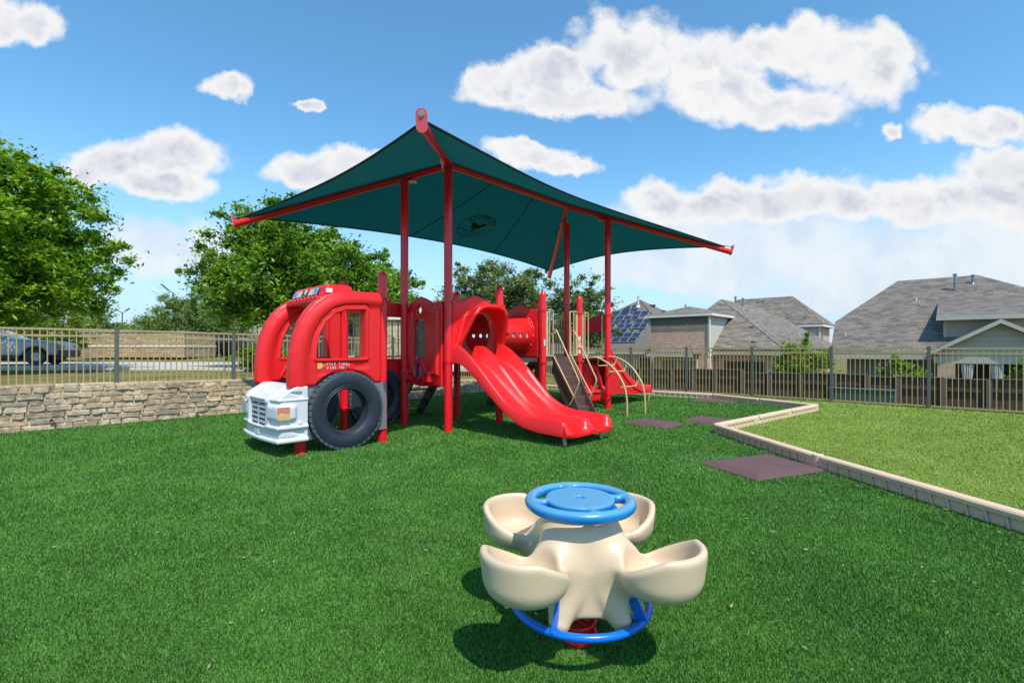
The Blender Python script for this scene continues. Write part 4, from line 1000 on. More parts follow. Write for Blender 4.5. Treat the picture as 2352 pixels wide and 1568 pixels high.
# border timbers: every length is its own thing
def timber(a,b,label,out):
    """tan plastic length from a to b with scalloped side pockets; out = side of the pockets (+1/-1)"""
    d=(b-a); L_=d.length; d=d.normalized(); n=Vector((-d.y,d.x,0)); t=thing('border_timber',label,'border timber',tuple((a+b)/2),group='tan plastic border timbers round the turf')
    m=MB(); hh=.15; prof=[(-.055,0),(-.050,hh-.03),(-.03,hh-.006),(0,hh),(.03,hh-.006),(.050,hh-.03),(.055,0)]
    for (s0,s1,k) in ((.0,L_-.09,.0),):
        m.prism([(x*.80,z-.012 if z>.1 else z) for x,z in prof],lambda x,z:a+d*s0+n*x+Z3*z,lambda x,z:a+d*s1+n*x+Z3*z)
    # cap rail
    m.prism([(-.062,hh-.055),(-.062,hh-.015),(-.045,hh+.002),(.045,hh+.002),(.062,hh-.015),(.062,hh-.055)],lambda x,z:a+d*.02+n*x+Z3*z,lambda x,z:a+d*(L_-.10)+n*x+Z3*z)
    r=m; k=int(L_/.16)
    for i in range(k):
        s=.10+(L_-.34)*i/max(1,k-1)
        for sg in (-1,1): r.prism([(-.012,.0),(.012,.0),(.012,hh-.05),(-.012,hh-.05)],lambda x,z:a+d*(s+x)+n*sg*.038+Z3*z,lambda x,z:a+d*(s+x+.045*(1-z/hh))+n*sg*.060+Z3*z)
    r.build('rail',CURB,t,bevel=.005)
    e=MB(); e.cyl(b-d*.06,b-d*.06+Z3*(hh+.004),.062,n=24); e.box(b-d*.13+Z3*(hh/2-.003),(.14,.118,hh-.012),(d.x,d.y)); e.build('stake_joint',CURB,t,bevel=.008); return t
names=['tan border timber running out of the right edge of the photo','long tan border timber beside the biggest rubber mat','tan border timber between the zigzag corner and the long one','']
seg=[(Vector((3.62,5.65,0)),Vector((3.97,3.25,0))),(C1,Vector((3.62,5.65,0))),(Vector((3.97,3.25,0)),Vector((4.30,.8,0)))]
timber(*seg[0],'nearest tan border timber, leaving the photo at the right edge',1)
timber(*seg[1],'tan border timber from the zigzag corner down to beside the largest rubber mat',1)
timber(*seg[2],'tan border timber past the right edge, mostly out of view',1)
dd=C2-C1
for k,lb_ in enumerate(('tan border timber starting at the near zigzag corner and heading to the fence','middle one of the ribbed tan timbers between the two zigzag corners','ribbed tan timber ending at the far outer corner by the fence')): timber(C1+dd*(k/3),C1+dd*((k+1)/3),lb_,1)
K3=Vector((5.55,13.35,0)); K4=Vector((1.1,16.75,0)); 
timber(C2,C2.lerp(K3,.5),'tan border timber just beyond the far outer corner, along the fence side',-1); timber(C2.lerp(K3,.5),K3,'tan border timber nearer the fence than the farthest mat, right of it',-1)
dd=K4-K3
for k,lb_ in enumerate(('tan border timber along the fence, just left of the farthest mat','tan border timber along the fence behind the end slide','tan border timber along the fence behind the arch climber')): timber(K3+dd*(k/3),K3+dd*((k+1)/3),lb_,-1)
# ================================================================ stone retaining wall
sw=thing('stone_wall','low rough limestone retaining wall below the left metal fence','stone wall',(WA.x,WA.y,0))
def wp(a,d,z): return Vector((WA.x+WD.x*a+WN.x*d,WA.y+WD.y*a+WN.y*d,z))
WL0,WL1=-6.5,12.4
def wtop(a): return .745-.05*sstep((a-0)/4)-.33*sstep((a-4)/7)
m=MB(); nn=40; rows=[[],[],[],[]]
for i in range(nn+1):
    a=WL0+(WL1-WL0)*i/nn; rows[0].append(wp(a,.03,-.1)); rows[1].append(wp(a,.03,wtop(a)-.015)); rows[2].append(wp(a,.42,wtop(a)-.015)); rows[3].append(wp(a,.42,-.1))
m.grid(rows); m.build('mortar_core',MORTAR,sw,smooth=0)
st=MB(); r2=random.Random(3)
nrow=7
def stone(a0,a1,z0,z1,top=False):
    nx_,nz_=6,4; V=[]; ph=r2.random()*9; dep=.022+r2.random()*.035; sk=(r2.random()-.5)*.02
    for i in range(nx_+1):
        for j in range(nz_+1):
            u_=[0,.04,.2,.42,.66,.96,1][i]; v_=[0,.10,.5,.90,1][j]; e=min(u_,1-u_)*25; f=min(v_,1-v_)*10; k=min(1,e)*min(1,f); k=k**.33
            jit=(r2.random()-.5)*.020*(k) ; a=a0+(a1-a0)*u_+(.012*math.sin(v_*5+ph) if (i in(0,nx_)) else 0); z=z0+(z1-z0)*v_+(.008*math.sin(u_*7+ph)) + sk*(u_-.5)
            V.append(wp(a,.03-dep*k+jit+.006,z))
    F=[(i*(nz_+1)+j,(i+1)*(nz_+1)+j,(i+1)*(nz_+1)+j+1,i*(nz_+1)+j+1) for i in range(nx_) for j in range(nz_)]
    st.add(V,F)
for r_ in range(nrow):
    a=WL0+r2.random()*.2
    while a<WL1:
        L_=r2.choice([.16,.22,.28,.34,.42]); 
        hh_=wtop(a); z0=hh_*r_/nrow+.003; z1=hh_*(r_+1)/nrow-.004
        if hh_/nrow<.08: z0=hh_*(r_//2*2)/nrow+.006; z1=hh_*(r_//2*2+2)/nrow-.01
        if not(hh_/nrow<.08 and r_%2): stone(a+.004,a+L_-.006,z0,z1)
        a+=L_
st.build('stones',STONE,sw,smooth=50,fix=False)
cp=MB(); a=WL0
while a<WL1:                                    # ragged top stones
    L_=r2.uniform(.25,.5); z=wtop(a); cp.box(wp(a+L_/2,.20,z+.002),(L_-.015,.36+r2.random()*.04,.05+r2.random()*.02),(WD.x,WD.y)); a+=L_
cp.build('top_stones',STONE,sw,bevel=.012)
m=MB(); 
for px,py in ((456,1247),(1755,1178)):
    x=(0+px*660/2352)*2352/2560; y=(700+py*660/2352)*2352/2560
    # intersect with the wall face
    kx=(x-CX)/FP; a=(kx*WA.y-WA.x)/(WD.x-kx*WD.y); Y=WA.y+WD.y*a; z=H-(y-YH)*Y/FP; m.lathe([(.028,-.03),(.034,-.03),(.034,.05),(.028,.05)],(0,0,0),16,close=True)
    n0=16*4; m.v[-n0:]=[tuple(wp(a,-.02,z)+Vector((WD.x,WD.y,0))*v[0]+Z3*v[1]-Vector((WN.x,WN.y,0))*v[2]) for v in m.v[-n0:]]
m.build('drain_pipe',plain('pale_pvc_pipe',(.5,.42,.33),.6),sw)
# ================================================================ metal fences
def fence(label,P,tops,bots,gap,postmat,xpk,name='metal_fence',rail2=.115):
    f=thing(name,label,'fence',tuple(P[0]))
    for i,p in enumerate(P):
        m=MB(); m.box(p+Z3*((tops[i]+bots[i])/2),(.064,.064,tops[i]-bots[i]),(WD.x,WD.y)); m.box(p+Z3*(tops[i]+.006),(.074,.074,.018),(WD.x,WD.y)); m.build('fence_post',postmat,f,bevel=.004)
    for i in range(len(P)-1):
        a,b=P[i],P[i+1]; m=MB(); d=(b-a); L_=d.length; d=d.normalized(); ta,tb=tops[i]-.035,tops[i+1]-.035; ba,bb=bots[i]+.05,bots[i+1]+.05
        for za,zb in ((ta,tb),(ta-rail2,tb-rail2),(ba,bb)): m.beam(a+d*.03+Z3*za,b-d*.03+Z3*zb,.032,.034)
        n=max(2,round(L_/gap))
        for k in range(1,n):
            t_=k/n; z1=ta+(tb-ta)*t_-.0; z0=(ba+(bb-ba)*t_)-.02*0; c=a.lerp(b,t_); m.box(c+Z3*((z0+z1)/2),(.0165,.0165,z1-z0),(d.x,d.y))
        m.build('picket_panel',FTAN,f,smooth=0)
    return f
aa=[1.50+1.97*k for k in range(-3,6)]
PL=[wp(a,.14,0) for a in aa]; tl=[1.775-.014*max(0,a-1.5)-.0*a for a in aa]; bl_=[wtop(a)-.02 for a in aa]
fence('bronze metal picket fence on top of the stone wall at left',PL,tl,bl_,.092,FPOST,None)
Pc=PL[-1]; PR=[Vector((FA.x,FA.y,0))+Vector((FD.x,FD.y,0))*(k*1.93) for k in range(-3,7)]
tr_=[1.435]*len(PR); br_=[.0]*len(PR)
PR0=[Vector((Pc.x,Pc.y,0)).lerp(PR[0],t) for t in (0,.5,1)]
fence('bronze metal picket fence along the lawn in front of the houses, at right',PR0[:2]+PR,[tl[-1]-.02,1.50]+tr_,[.30,.1]+br_,.104,FPOST,None)
def fp(a,b,z=0): return Vector((FA.x+FD.x*a+FN.x*b,FA.y+FD.y*a+FN.y*b,z))
# ================================================================ timber fence beyond the metal one
wf=thing('wooden_fence','dark brown timber privacy fence behind the metal picket fence at right','fence',tuple(fp(2,1.9,-1.2)))
def ztop(px):
    y=np.interp(px,[1250,1722,1723,1905,1906,1990,1991,2200,2201,2600],[846,849,857,858,860,860,866,867,871,875]); return y
def aat(px,b):
    k=(px-CX)/FP; B=fp(0,b); return (k*B.y-B.x)/(FD.x-k*FD.y)
bpx=[1236,1262,1290,1319,1348,1378,1408,1440,1472,1500,1546,1593,1645,1706,1767,1840,1915,1992,2063,2168,2272,2390,2520]
for i in range(len(bpx)-1):
    a0,a1=aat(bpx[i],1.9),aat(bpx[i+1],1.9); mid=(bpx[i]+bpx[i+1])/2; Zc=fp((a0+a1)/2,1.9).y; zt=H-(ztop(mid)-YH)*Zc/FP
    m=MB(); n=max(3,int((a1-a0)/.14)); w_=(a1-a0)/n
    for k in range(n): m.box(fp(a0+w_*(k+.5),1.93,(zt-1.5)/2+random.uniform(-.006,.006)),(w_-.006,.02,zt+1.5),FD)
    pn=m.build('board_panel',WOOD,wf,smooth=0)
    for z in (zt-.28,zt-.75,zt-1.22): r=MB(); r.box(fp((a0+a1)/2,1.895,z),(a1-a0-.02,.045,.085),FD); r.build('rail',WOOD,pn,smooth=0)
    c=MB(); c.box(fp((a0+a1)/2,1.915,zt+.012),(a1-a0+.01,.10,.024),FD); c.build('cap_board',WPOST,pn,smooth=0)
    p=MB(); p.box(fp(a1,1.86,(zt-1.5)/2),(.11,.045,zt+1.48),FD); p.build('timber_post',WPOST,wf,smooth=0)
# green utility cabinet
a0,a1=aat(1905,.62),aat(2056,.62); m=MB(); m.box(fp((a0+a1)/2,.75,-.18),(a1-a0,.34,.98),FD); t=thing('utility_cabinet','long low green metal utility cabinet between the two fences','utility cabinet',tuple(fp((a0+a1)/2,.75,-.6)))
GB=plain('green_cabinet_paint',(.045,.105,.085),.45,.1); m.build('cabinet_body',GB,t,bevel=.01)
m=MB(); m.box(fp((a0+a1)/2,.75,.325),(a1-a0+.05,.40,.03),FD); m.build('cabinet_lid',GB,t,bevel=.006)
dots('lock',STEEL,t,[(fp(a1-.08,.575,z),.014) for z in (.18,-.05)])
# ================================================================ houses
def P3(l): return [fp(*q) for q in l]
def polym(name,faces,mat,parent,thick=0):
    m=MB()
    for f in faces: m.add(P3(f),[tuple(range(len(f)))])
    o=m.build(name,mat,parent,smooth=0)
    if thick: s=o.modifiers.new('thick','SOLIDIFY'); s.thickness=thick; s.offset=-1
    return o
def abox(m,a0,a1,b0,b1,z0,z1): m.box(fp((a0+a1)/2,(b0+b1)/2,(z0+z1)/2),(a1-a0,b1-b0,z1-z0),FD); return m
def hip(a0,a1,b0,b1,ze,zr,dirr):
    if dirr=='a': d=(b1-b0)/2; r0=(a0+d,b0+d,zr); r1=(a1-d,b0+d,zr); A,B,C,D=(a0,b0,ze),(a1,b0,ze),(a1,b1,ze),(a0,b1,ze); return [[A,B,r1,r0],[B,C,r1],[C,D,r0,r1],[D,A,r0]]
    d=(a1-a0)/2; r0=(a0+d,b0+d,zr); r1=(a0+d,b1-d,zr); A,B,C,D=(a0,b0,ze),(a1,b0,ze),(a1,b1,ze),(a0,b1,ze); return [[A,B,r0],[B,C,r1,r0],[C,D,r1],[D,A,r0,r1]]
def fascia(m,a0,a1,b0,b1,z,h=.18):
    abox(m,a0,a1,b0-.03,b0,z-h,z-.005); abox(m,a1,a1+.03,b0,b1,z-h,z-.005); abox(m,a0-.03,a0,b0,b1,z-h,z-.005); abox(m,a0,a1,b1,b1+.03,z-h,z-.005)
def vent(P,h,parent,r=.05,mat=PIPE,base=True,nm='vent_pipe'):
    m=MB(); m.cyl(P-Z3*.1,P+Z3*h,r,n=10); 
    if h>.4: m.cyl(P+Z3*(h-.08),P+Z3*(h),r*1.5,n=10)
    if base: m.cyl(P-Z3*.08,P+Z3*.10,r*3,r*1.1,n=10)
    m.build(nm,mat,parent)
def onpl(px,py,f):
    A,B,C=[fp(*q) for q in f[:3]]; n=(B-A).cross(C-A).normalized(); D=Vector(((px-CX)/FP,1,(YH-py)/FP)); O=Vector((0,0,H)); return O+D*((A-O).dot(n)/D.dot(n)),n
def zq(x,y): s=600/2352; return ((1500+x*s)*2352/2560,(660+y*s)*2352/2560)
def zr8(x,y): s=540/2117; return ((2020+x*s)*2352/2560,(660+y*s)*2352/2560)
ZG=-1.3
# --- house with the solar panels
h1=thing('solar_house','grey roofed house carrying a staggered array of solar panels','house',tuple(fp(-11,18,ZG)))
F1=hip(-17,-5.2,12.1,23.9,1.25,4.98,'a'); polym('roof',F1,SHINGLE3,h1,.08)
m=MB(); abox(m,-16.5,-5.7,12.6,23.4,ZG,1.22); wl=m.build('wall',TRIM,h1,smooth=0)
m=MB(); fascia(m,-17,-5.2,12.1,23.9,1.24); m.build('fascia',WTRIM,h1,smooth=0)
m=MB(); abox(m,-8.2,-7.0,12.56,12.6,-.4,.8); m.build('window',GLASS,wl,smooth=0)
rows=[(225,375,440,480,2),(110,290,470,515,2),(330,480,470,515,2),(95,385,518,556,4),(80,200,560,596,2),(200,310,558,596,2),(350,508,548,590,2),(70,150,600,640,1),(175,318,600,640,2),(330,462,594,640,2),(70,270,642,684,3),(50,240,686,730,3),(240,402,682,726,2),(40,200,732,776,2),(200,364,730,775,2)]
SOL=plain('blue_solar_glass',(.022,.032,.06),.22,.2,30,0,spec=.5); ALU=plain('solar_frame',(.55,.57,.6),.4,.05,metal=.5)
rf0=[o for o in bpy.data.objects if o.parent==h1 and o.name.startswith('roof')][0]
for x0,x1,y0,y1,n in rows:
    for k in range(n):
        xa=x0+(x1-x0)*k/n; xb=x0+(x1-x0)*(k+1)/n; q=[]
        for X_,Y_ in ((xa-14,y1-2),(xb-16,y1-2),(xb+12,y0+1),(xa+14,y0+1)):
            P,nr=onpl(*zq(X_,Y_),F1[0]); nr=nr if nr.z>0 else -nr; q.append(P+nr*.10)
        m=MB(); m.add(q+[p-nr*.05 for p in q],[(0,1,2,3),(7,6,5,4),(0,4,5,1),(1,5,6,2),(2,6,7,3),(3,7,4,0)]); s_=m.build('solar_panel',ALU,rf0,smooth=0)
        c=sum(q,Vector())/4; m=MB(); qi=[c+(p-c)*.93+nr*.006 for p in q]; m.add(qi,[(0,1,2,3)]); m.build('solar_glass',SOL,s_,smooth=0,fix=False)
P,_=onpl(*zq(375,415),F1[0]); vent(P,.75,h1,.07,LEAD)
for x,y in ((280,424),(330,420),(315,655),(400,655)): P,_=onpl(*zq(x,y),F1[0]); vent(P,.08,h1,.10,DKSLOT,False,'roof_vent')
for x,y in ((515,408),(620,465)): P=at(*zq(x,y),35.5); m=MB(); m.box(P,(.35,.3,.15)); m.build('roof_vent',DKSLOT,h1)
# --- middle house
h2=thing('brick_house','brown and grey shingled house with a brick upper storey box, behind the fence','house',tuple(fp(-4,14,ZG)))
F2=[[(-6.1,10,1.28),(.4,10,1.28),(-3.9,14.3,4.22)],[(.4,10,1.28),(.4,26,1.28),(-3.9,22,4.22),(-3.9,14.3,4.22)],[(-8.2,26,1.28),(-8.2,13,1.28),(-6.1,10,1.28),(-3.9,14.3,4.22),(-3.9,22,4.22)],[(.4,26,1.28),(-8.2,26,1.28),(-3.9,22,4.22)]]; polym('roof',F2,SHINGLE2,h2,.08)
m=MB(); abox(m,-6.0,-.1,10.5,25.5,ZG,1.25); wl=m.build('wall',BRICK,h2,smooth=0)
m=MB(); fascia(m,-6.1,.4,10,26,1.27); m.build('fascia',TRIM,h2,smooth=0)
m=MB(); abox(m,-5.90,-2.88,9.45,14,ZG,3.13); bx=m.build('upper_brick_wall',BRICK,h2,smooth=0)
m=MB(); abox(m,-5.93,-2.85,9.425,9.45,2.62,3.12); m.build('soldier_course',BRICKD,bx,smooth=0)
m=MB(); abox(m,-2.88,-2.84,9.44,14,1.0,3.12); m.build('side_siding',SIDW,bx,smooth=0)
m=MB(); abox(m,-2.83,-2.79,9.42,9.56,1.3,3.11); m.build('corner_board',WTRIM,bx,smooth=0)
F2b=hip(-7.5,-3.45,11.6,16.6,3.34,4.15,'b'); 
F2b=[[(-6.2,9.28,3.16),(-2.6,9.28,3.16),(-4.5,11.1,3.70)],[(-2.6,9.28,3.16),(-2.6,14.6,3.16),(-4.5,14.6,3.70),(-4.5,11.1,3.70)],[(-6.2,14.6,3.16),(-6.2,9.28,3.16),(-4.5,11.1,3.70),(-4.5,14.6,3.70)]]
polym('upper_roof',F2b,SHINGLE2,h2,.06)
m=MB(); fascia(m,-6.2,-2.6,9.28,14.6,3.15,.12); m.build('upper_fascia',WTRIM,h2,smooth=0)
m=MB(); abox(m,-1,-10.4,27.5,31.7,0,0) if False else None
m=MB(); abox(m,-10,-1.35,27.4,31.8,ZG,3.15); wl3=m.build('rear_wall',SIDW,h2,smooth=0)
m=MB(); abox(m,-1.35,-1.31,27.42,31.8,ZG,3.12); m.build('rear_brick_side',BRICK,wl3,smooth=0)
F3=hip(-10.4,-.95,27,32.2,3.2,5.62,'a'); polym('rear_roof',F3,SHINGLE2,h2,.06)
m=MB(); fascia(m,-10.4,-.95,27,32.2,3.19,.16); m.build('rear_fascia',WTRIM,h2,smooth=0)
for b_ in (28.3,28.75): m=MB(); abox(m,-1.31,-1.27,b_,b_+.28,1.2,2.6); m.build('window',GLASS,wl3,smooth=0)
# windows behind the fence
m=MB(); abox(m,-5.3,-3.4,9.41,9.44,-.35,.78); wn=m.build('window',GREENGL,wl,smooth=0)
m=MB()
for a_ in (-5.36,-4.4,-3.4): abox(m,a_,a_+.06,9.38,9.41,-.38,.80)
abox(m,-5.36,-3.34,9.38,9.41,.80,.86); abox(m,-5.36,-3.34,9.38,9.41,-.44,-.38); m.build('window_frame',WTRIM,wn,smooth=0)
m=MB(); abox(m,-2.4,-.5,10.46,10.5,-.9,.75); m.build('dark_porch_opening',GLASS,wl,smooth=0)
BAY=[[(-5.6,8.35,1.10),(-3.2,8.35,1.10),(-3.75,9.46,1.55),(-5.05,9.46,1.55)],[(-3.2,8.35,1.10),(-3.2,9.46,1.10),(-3.75,9.46,1.55)],[(-5.6,9.46,1.10),(-5.6,8.35,1.10),(-5.05,9.46,1.55)]]
polym('bay_roof',BAY,SHINGLE2,h2,.05)
m=MB(); abox(m,-5.6,-3.2,8.30,8.35,.98,1.09); m.build('bay_fascia',TRIM,h2,smooth=0)
m=MB(); m.tube([fp(-2.72,9.36,3.0),fp(-2.72,9.36,-1.2)],.035,8); m.build('downspout',WTRIM,h2)
m=MB(); m.tube([fp(-1.20,27.25,3.0),fp(-1.20,27.25,1.0)],.05,8); m.build('downspout',WTRIM,h2)
for (x,y),h_ in (((1400,420),.6),((1327,380),.45),((838,435),.3)):
    P=at(*zq(x,y),30); vent(P-Z3*.05,h_,h2,.05,PIPE,False)
for x,y in ((1505,772),(1490,630)): 
    P,_=onpl(*zq(x,y),F2[0]); vent(P,.09,h2,.12,DKSLOT,False,'roof_vent')
for x,y in ((1600,385),(2012,545),(1548,390)): 
    P,_=onpl(*zq(x,y),F3[0]); vent(P,.3,h2,.05,PIPE,False)
# --- right house
h3=thing('siding_house','large grey shingled house with beige siding gable and curtained patio, nearest at right','house',tuple(fp(8,12,ZG)))
zp=lambda b:1.18+(b-9)*.57
FR=[(2.4,9,zp(9)),(2.2,11.4,zp(11.4)),(4.2,15,zp(15)),(7.0,15,zp(15)),(12.8,9,zp(9))]
RF=[FR,[(2.2,11.4,zp(11.4)),(2.4,9,zp(9)),(1.6,9.6,1.1),(.6,22,1.1),(2.2,20.5,zp(11.4)),(4.2,15,zp(15))],[(4.2,15,zp(15)),(2.2,20.5,zp(11.4)),(.6,22,1.1),(12.8,22,1.1),(7.0,15,zp(15))],[(7.0,15,zp(15)),(12.8,9,zp(9)),(12.8,22,1.1)]]
polym('roof',RF[:1]+RF[2:],SHINGLE,h3,.08); 
polym('roof_side',[[(2.2,11.4,zp(11.4)),(2.4,9,zp(9)),(2.35,12.0,1.1)],[(2.2,11.4,zp(11.4)),(2.35,12.0,1.1),(2.0,22,1.1),(4.2,15,zp(15))]],SHINGLE,h3,0)
m=MB(); abox(m,2.9,12.3,9.55,20,ZG,1.12); wl=m.build('wall',BRICK,h3,smooth=0)
m=MB(); abox(m,2.92,6.0,9.50,9.55,.20,1.05); m.build('siding_band',plain('grey_green_siding',(.16,.15,.13),.7,.1),wl,smooth=0)
m=MB(); abox(m,2.4,6.1,8.97,9.0,.98,1.17); abox(m,2.4,6.1,9.0,9.5,1.02,1.05); m.build('fascia',TRIM,h3,smooth=0)
m=MB(); abox(m,5.95,10.9,10.0,12.2,1.2,2.60); uw=m.build('upper_wall',SIDG,h3,smooth=0)
m=MB(); abox(m,5.93,6.02,9.97,10.0,1.7,2.60); m.build('corner_board',TRIM,uw,smooth=0)
UF=[[(5.72,9.5,2.62),(15,9.5,2.62),(11.5,13.0,4.0),(7.75,14.2,4.50),(6.95,15.0,4.64),(5.72,15.4,4.66)]]
UF=[[(5.72,9.5,2.60),(11.3,9.5,2.60),(9.03,12.9,3.43),(5.72,12.9,3.43)],[(11.3,9.5,2.60),(11.3,12.9,2.60),(9.03,12.9,3.43)]]
polym('upper_roof',UF,SHINGLE,h3,.06)
polym('upper_cheek',[[(5.95,10,1.7),(5.95,10,2.70),(5.95,12.8,3.38)]],SIDG,h3,.04)
m=MB(); abox(m,5.72,11.3,9.46,9.5,2.46,2.61); abox(m,5.72,11.3,9.5,10.0,2.48,2.50); m.build('upper_fascia',TRIM,h3,smooth=0)
# patio gable
ga,gh=7.32,2.17
m=MB(); m.prism([(5.55,1.16),(ga,gh+.06),(9.09,1.16),(9.09,1.30),(ga,gh+.18),(5.55,1.30)],lambda a,z:fp(a,6.85,z),lambda a,z:fp(a,10.4,z)); m.build('patio_roof',SHINGLE,h3,smooth=0)
m=MB(); m.prism([(5.55,1.13),(ga,gh+.03),(9.09,1.13),(9.09,1.26),(ga,gh+.16),(5.55,1.26)],lambda a,z:fp(a,6.78,z),lambda a,z:fp(a,6.85,z)); m.build('barge_board',TRIM,h3,smooth=0)
m=MB(); m.prism([(5.80,1.10),(5.8,1.28),(ga,gh+.02),(8.84,1.28),(8.84,1.10)],lambda a,z:fp(a,7.10,z),lambda a,z:fp(a,7.16,z)); m.build('gable_siding',SIDG,h3,smooth=0)
m=MB(); abox(m,5.7,8.95,7.02,7.2,.90,1.12); m.build('patio_beam',TRIM,h3,smooth=0)
m=MB(); abox(m,5.80,6.25,6.98,7.42,ZG,.92); m.build('brick_column',BRICK,h3,smooth=0)
m=MB(); abox(m,8.5,8.95,6.98,7.42,ZG,.92); m.build('brick_column',BRICK,h3,smooth=0)
m=MB(); abox(m,6.3,8.4,9.45,9.5,ZG,.9); m.build('dark_patio_door',GLASS,wl,smooth=0)
def curtain(a,b,nm='curtain'):
    m=MB(); rows=[]; n=36
    for i in range(16):
        v=i/15; z=.88-1.9*v; wd=.15*(1-.80*math.sin(min(1,v/.62)*math.pi/2)**2) if v<.62 else .05+.10*(v-.62)
        rows.append([fp(a+wd*math.cos(2*math.pi*k/n)*(1+.12*math.sin(k*2.6)),b+wd*.35*math.sin(2*math.pi*k/n)*(1+.3*math.sin(k*3.1)),z) for k in range(n+1)])
    m.grid(rows); m.build(nm,plain('pale_curtain_cloth',(.42,.44,.47),.9,.06),h3,smooth=60)
for px in (2222,2290): curtain(aat(px,7.1),7.1)
P,_=onpl(*zr8(1440,275),FR); vent(P-Z3*.25,1.05,h3,.05,PIPE); P,_=onpl(*zr8(1615,205),FR); vent(P,.45,h3,.05,PIPE)
for x,y in ((1060,375),(365,720)): P,_=onpl(*zr8(x,y),FR); vent(P,.2,h3,.03,LEAD)
for x,y in ((1545,272),(1305,468)): P,_=onpl(*zr8(x,y),FR); vent(P,.06,h3,.12,DKSLOT,False,'roof_vent')
for px in (2112,2156):
    m=MB(); c=fp(aat(px,9.46),9.46,.02); pts=[]
    for k in range(10): a=math.pi*k/5+math.pi/2; r_=.13 if k%2==0 else .05; pts.append((r_*math.cos(a),r_*math.sin(a)))
    m.prism(pts,lambda x,z:c+Vector((FD.x,FD.y,0))*x+Z3*z,lambda x,z:c+Vector((FD.x,FD.y,0))*x+Z3*z-Vector((FN.x,FN.y,0))*.03); m.build('star_ornament',DKSLOT,wl)
# ================================================================ left background
o=MB(); o.add([(-140,18.2,.613),(1.,18.2,.613),(1.,26.6,.66),(-140,26.6,.66)],[(0,1,2,3)]); r_=o.build('road',CONC,smooth=0); tag(r_,kind='structure')
o=MB(); o.box((-60,18.12,.61),(122,.16,.15)); r_=o.build('kerb',plain('pale_kerb_concrete',(.62,.55,.48),.9,.1),None,bevel=.01); tag(r_,kind='structure')
enc=thing('stone_enclosure','low tan stacked stone enclosure with a pale band, across the road at left','stone enclosure',(-24,31,.8))
m=MB(); m.box((-23.9,32,1.25),(6.8,3.2,1.0)); m.box((-23.9,32,2.02),(6.8,3.2,.60)); 
m=MB(); m.box((-23.9,32,1.63),(6.6,3.2,1.6)); m.build('wall',STONEBLD,enc,smooth=0)
m=MB(); m.box((-23.9,32,1.54),(6.68,3.28,.10)); m.build('band',WTRIM,enc,smooth=0)
m=MB(); m.box((-23.9,32,2.46),(6.7,3.3,.06)); m.build('coping',TRIM,enc,smooth=0)
bd=thing('school_building','pale stone and beige panel building seen behind the play fire engine','building',(-6,23,.6))
m=MB(); m.box((-5.2,24.5,1.6),(5.2,7,2.0)); m=MB(); m.box((-5.1,24.6,1.60),(5.4,6.8,2.14)); sw_=m.build('stone_wall_face',STONEPALE,bd,smooth=0)
m=MB(); m.box((-5.1,24.6,2.76),(5.7,7.1,.20)); m.build('cornice',WTRIM,bd,smooth=0)
m=MB(); m.box((-7.12,21.17,1.95),(.46,.04,1.15)); wn=m.build('window',GLASS,sw_,smooth=0)
m=MB(); m.box((-10.2,26.0,1.8),(4.75,6,2.4)); m.build('panel_wall',VSID,bd,smooth=0)
m=MB(); m.box((-10.2,26.0,3.05),(5.0,6.3,.14)); m.build('panel_cornice',WTRIM,bd,smooth=0)
for x in (-9.6,-8.6): m=MB(); m.box((x,22.97,1.7),(.8,.06,1.3)); m.build('window',GLASS,bd,smooth=0)
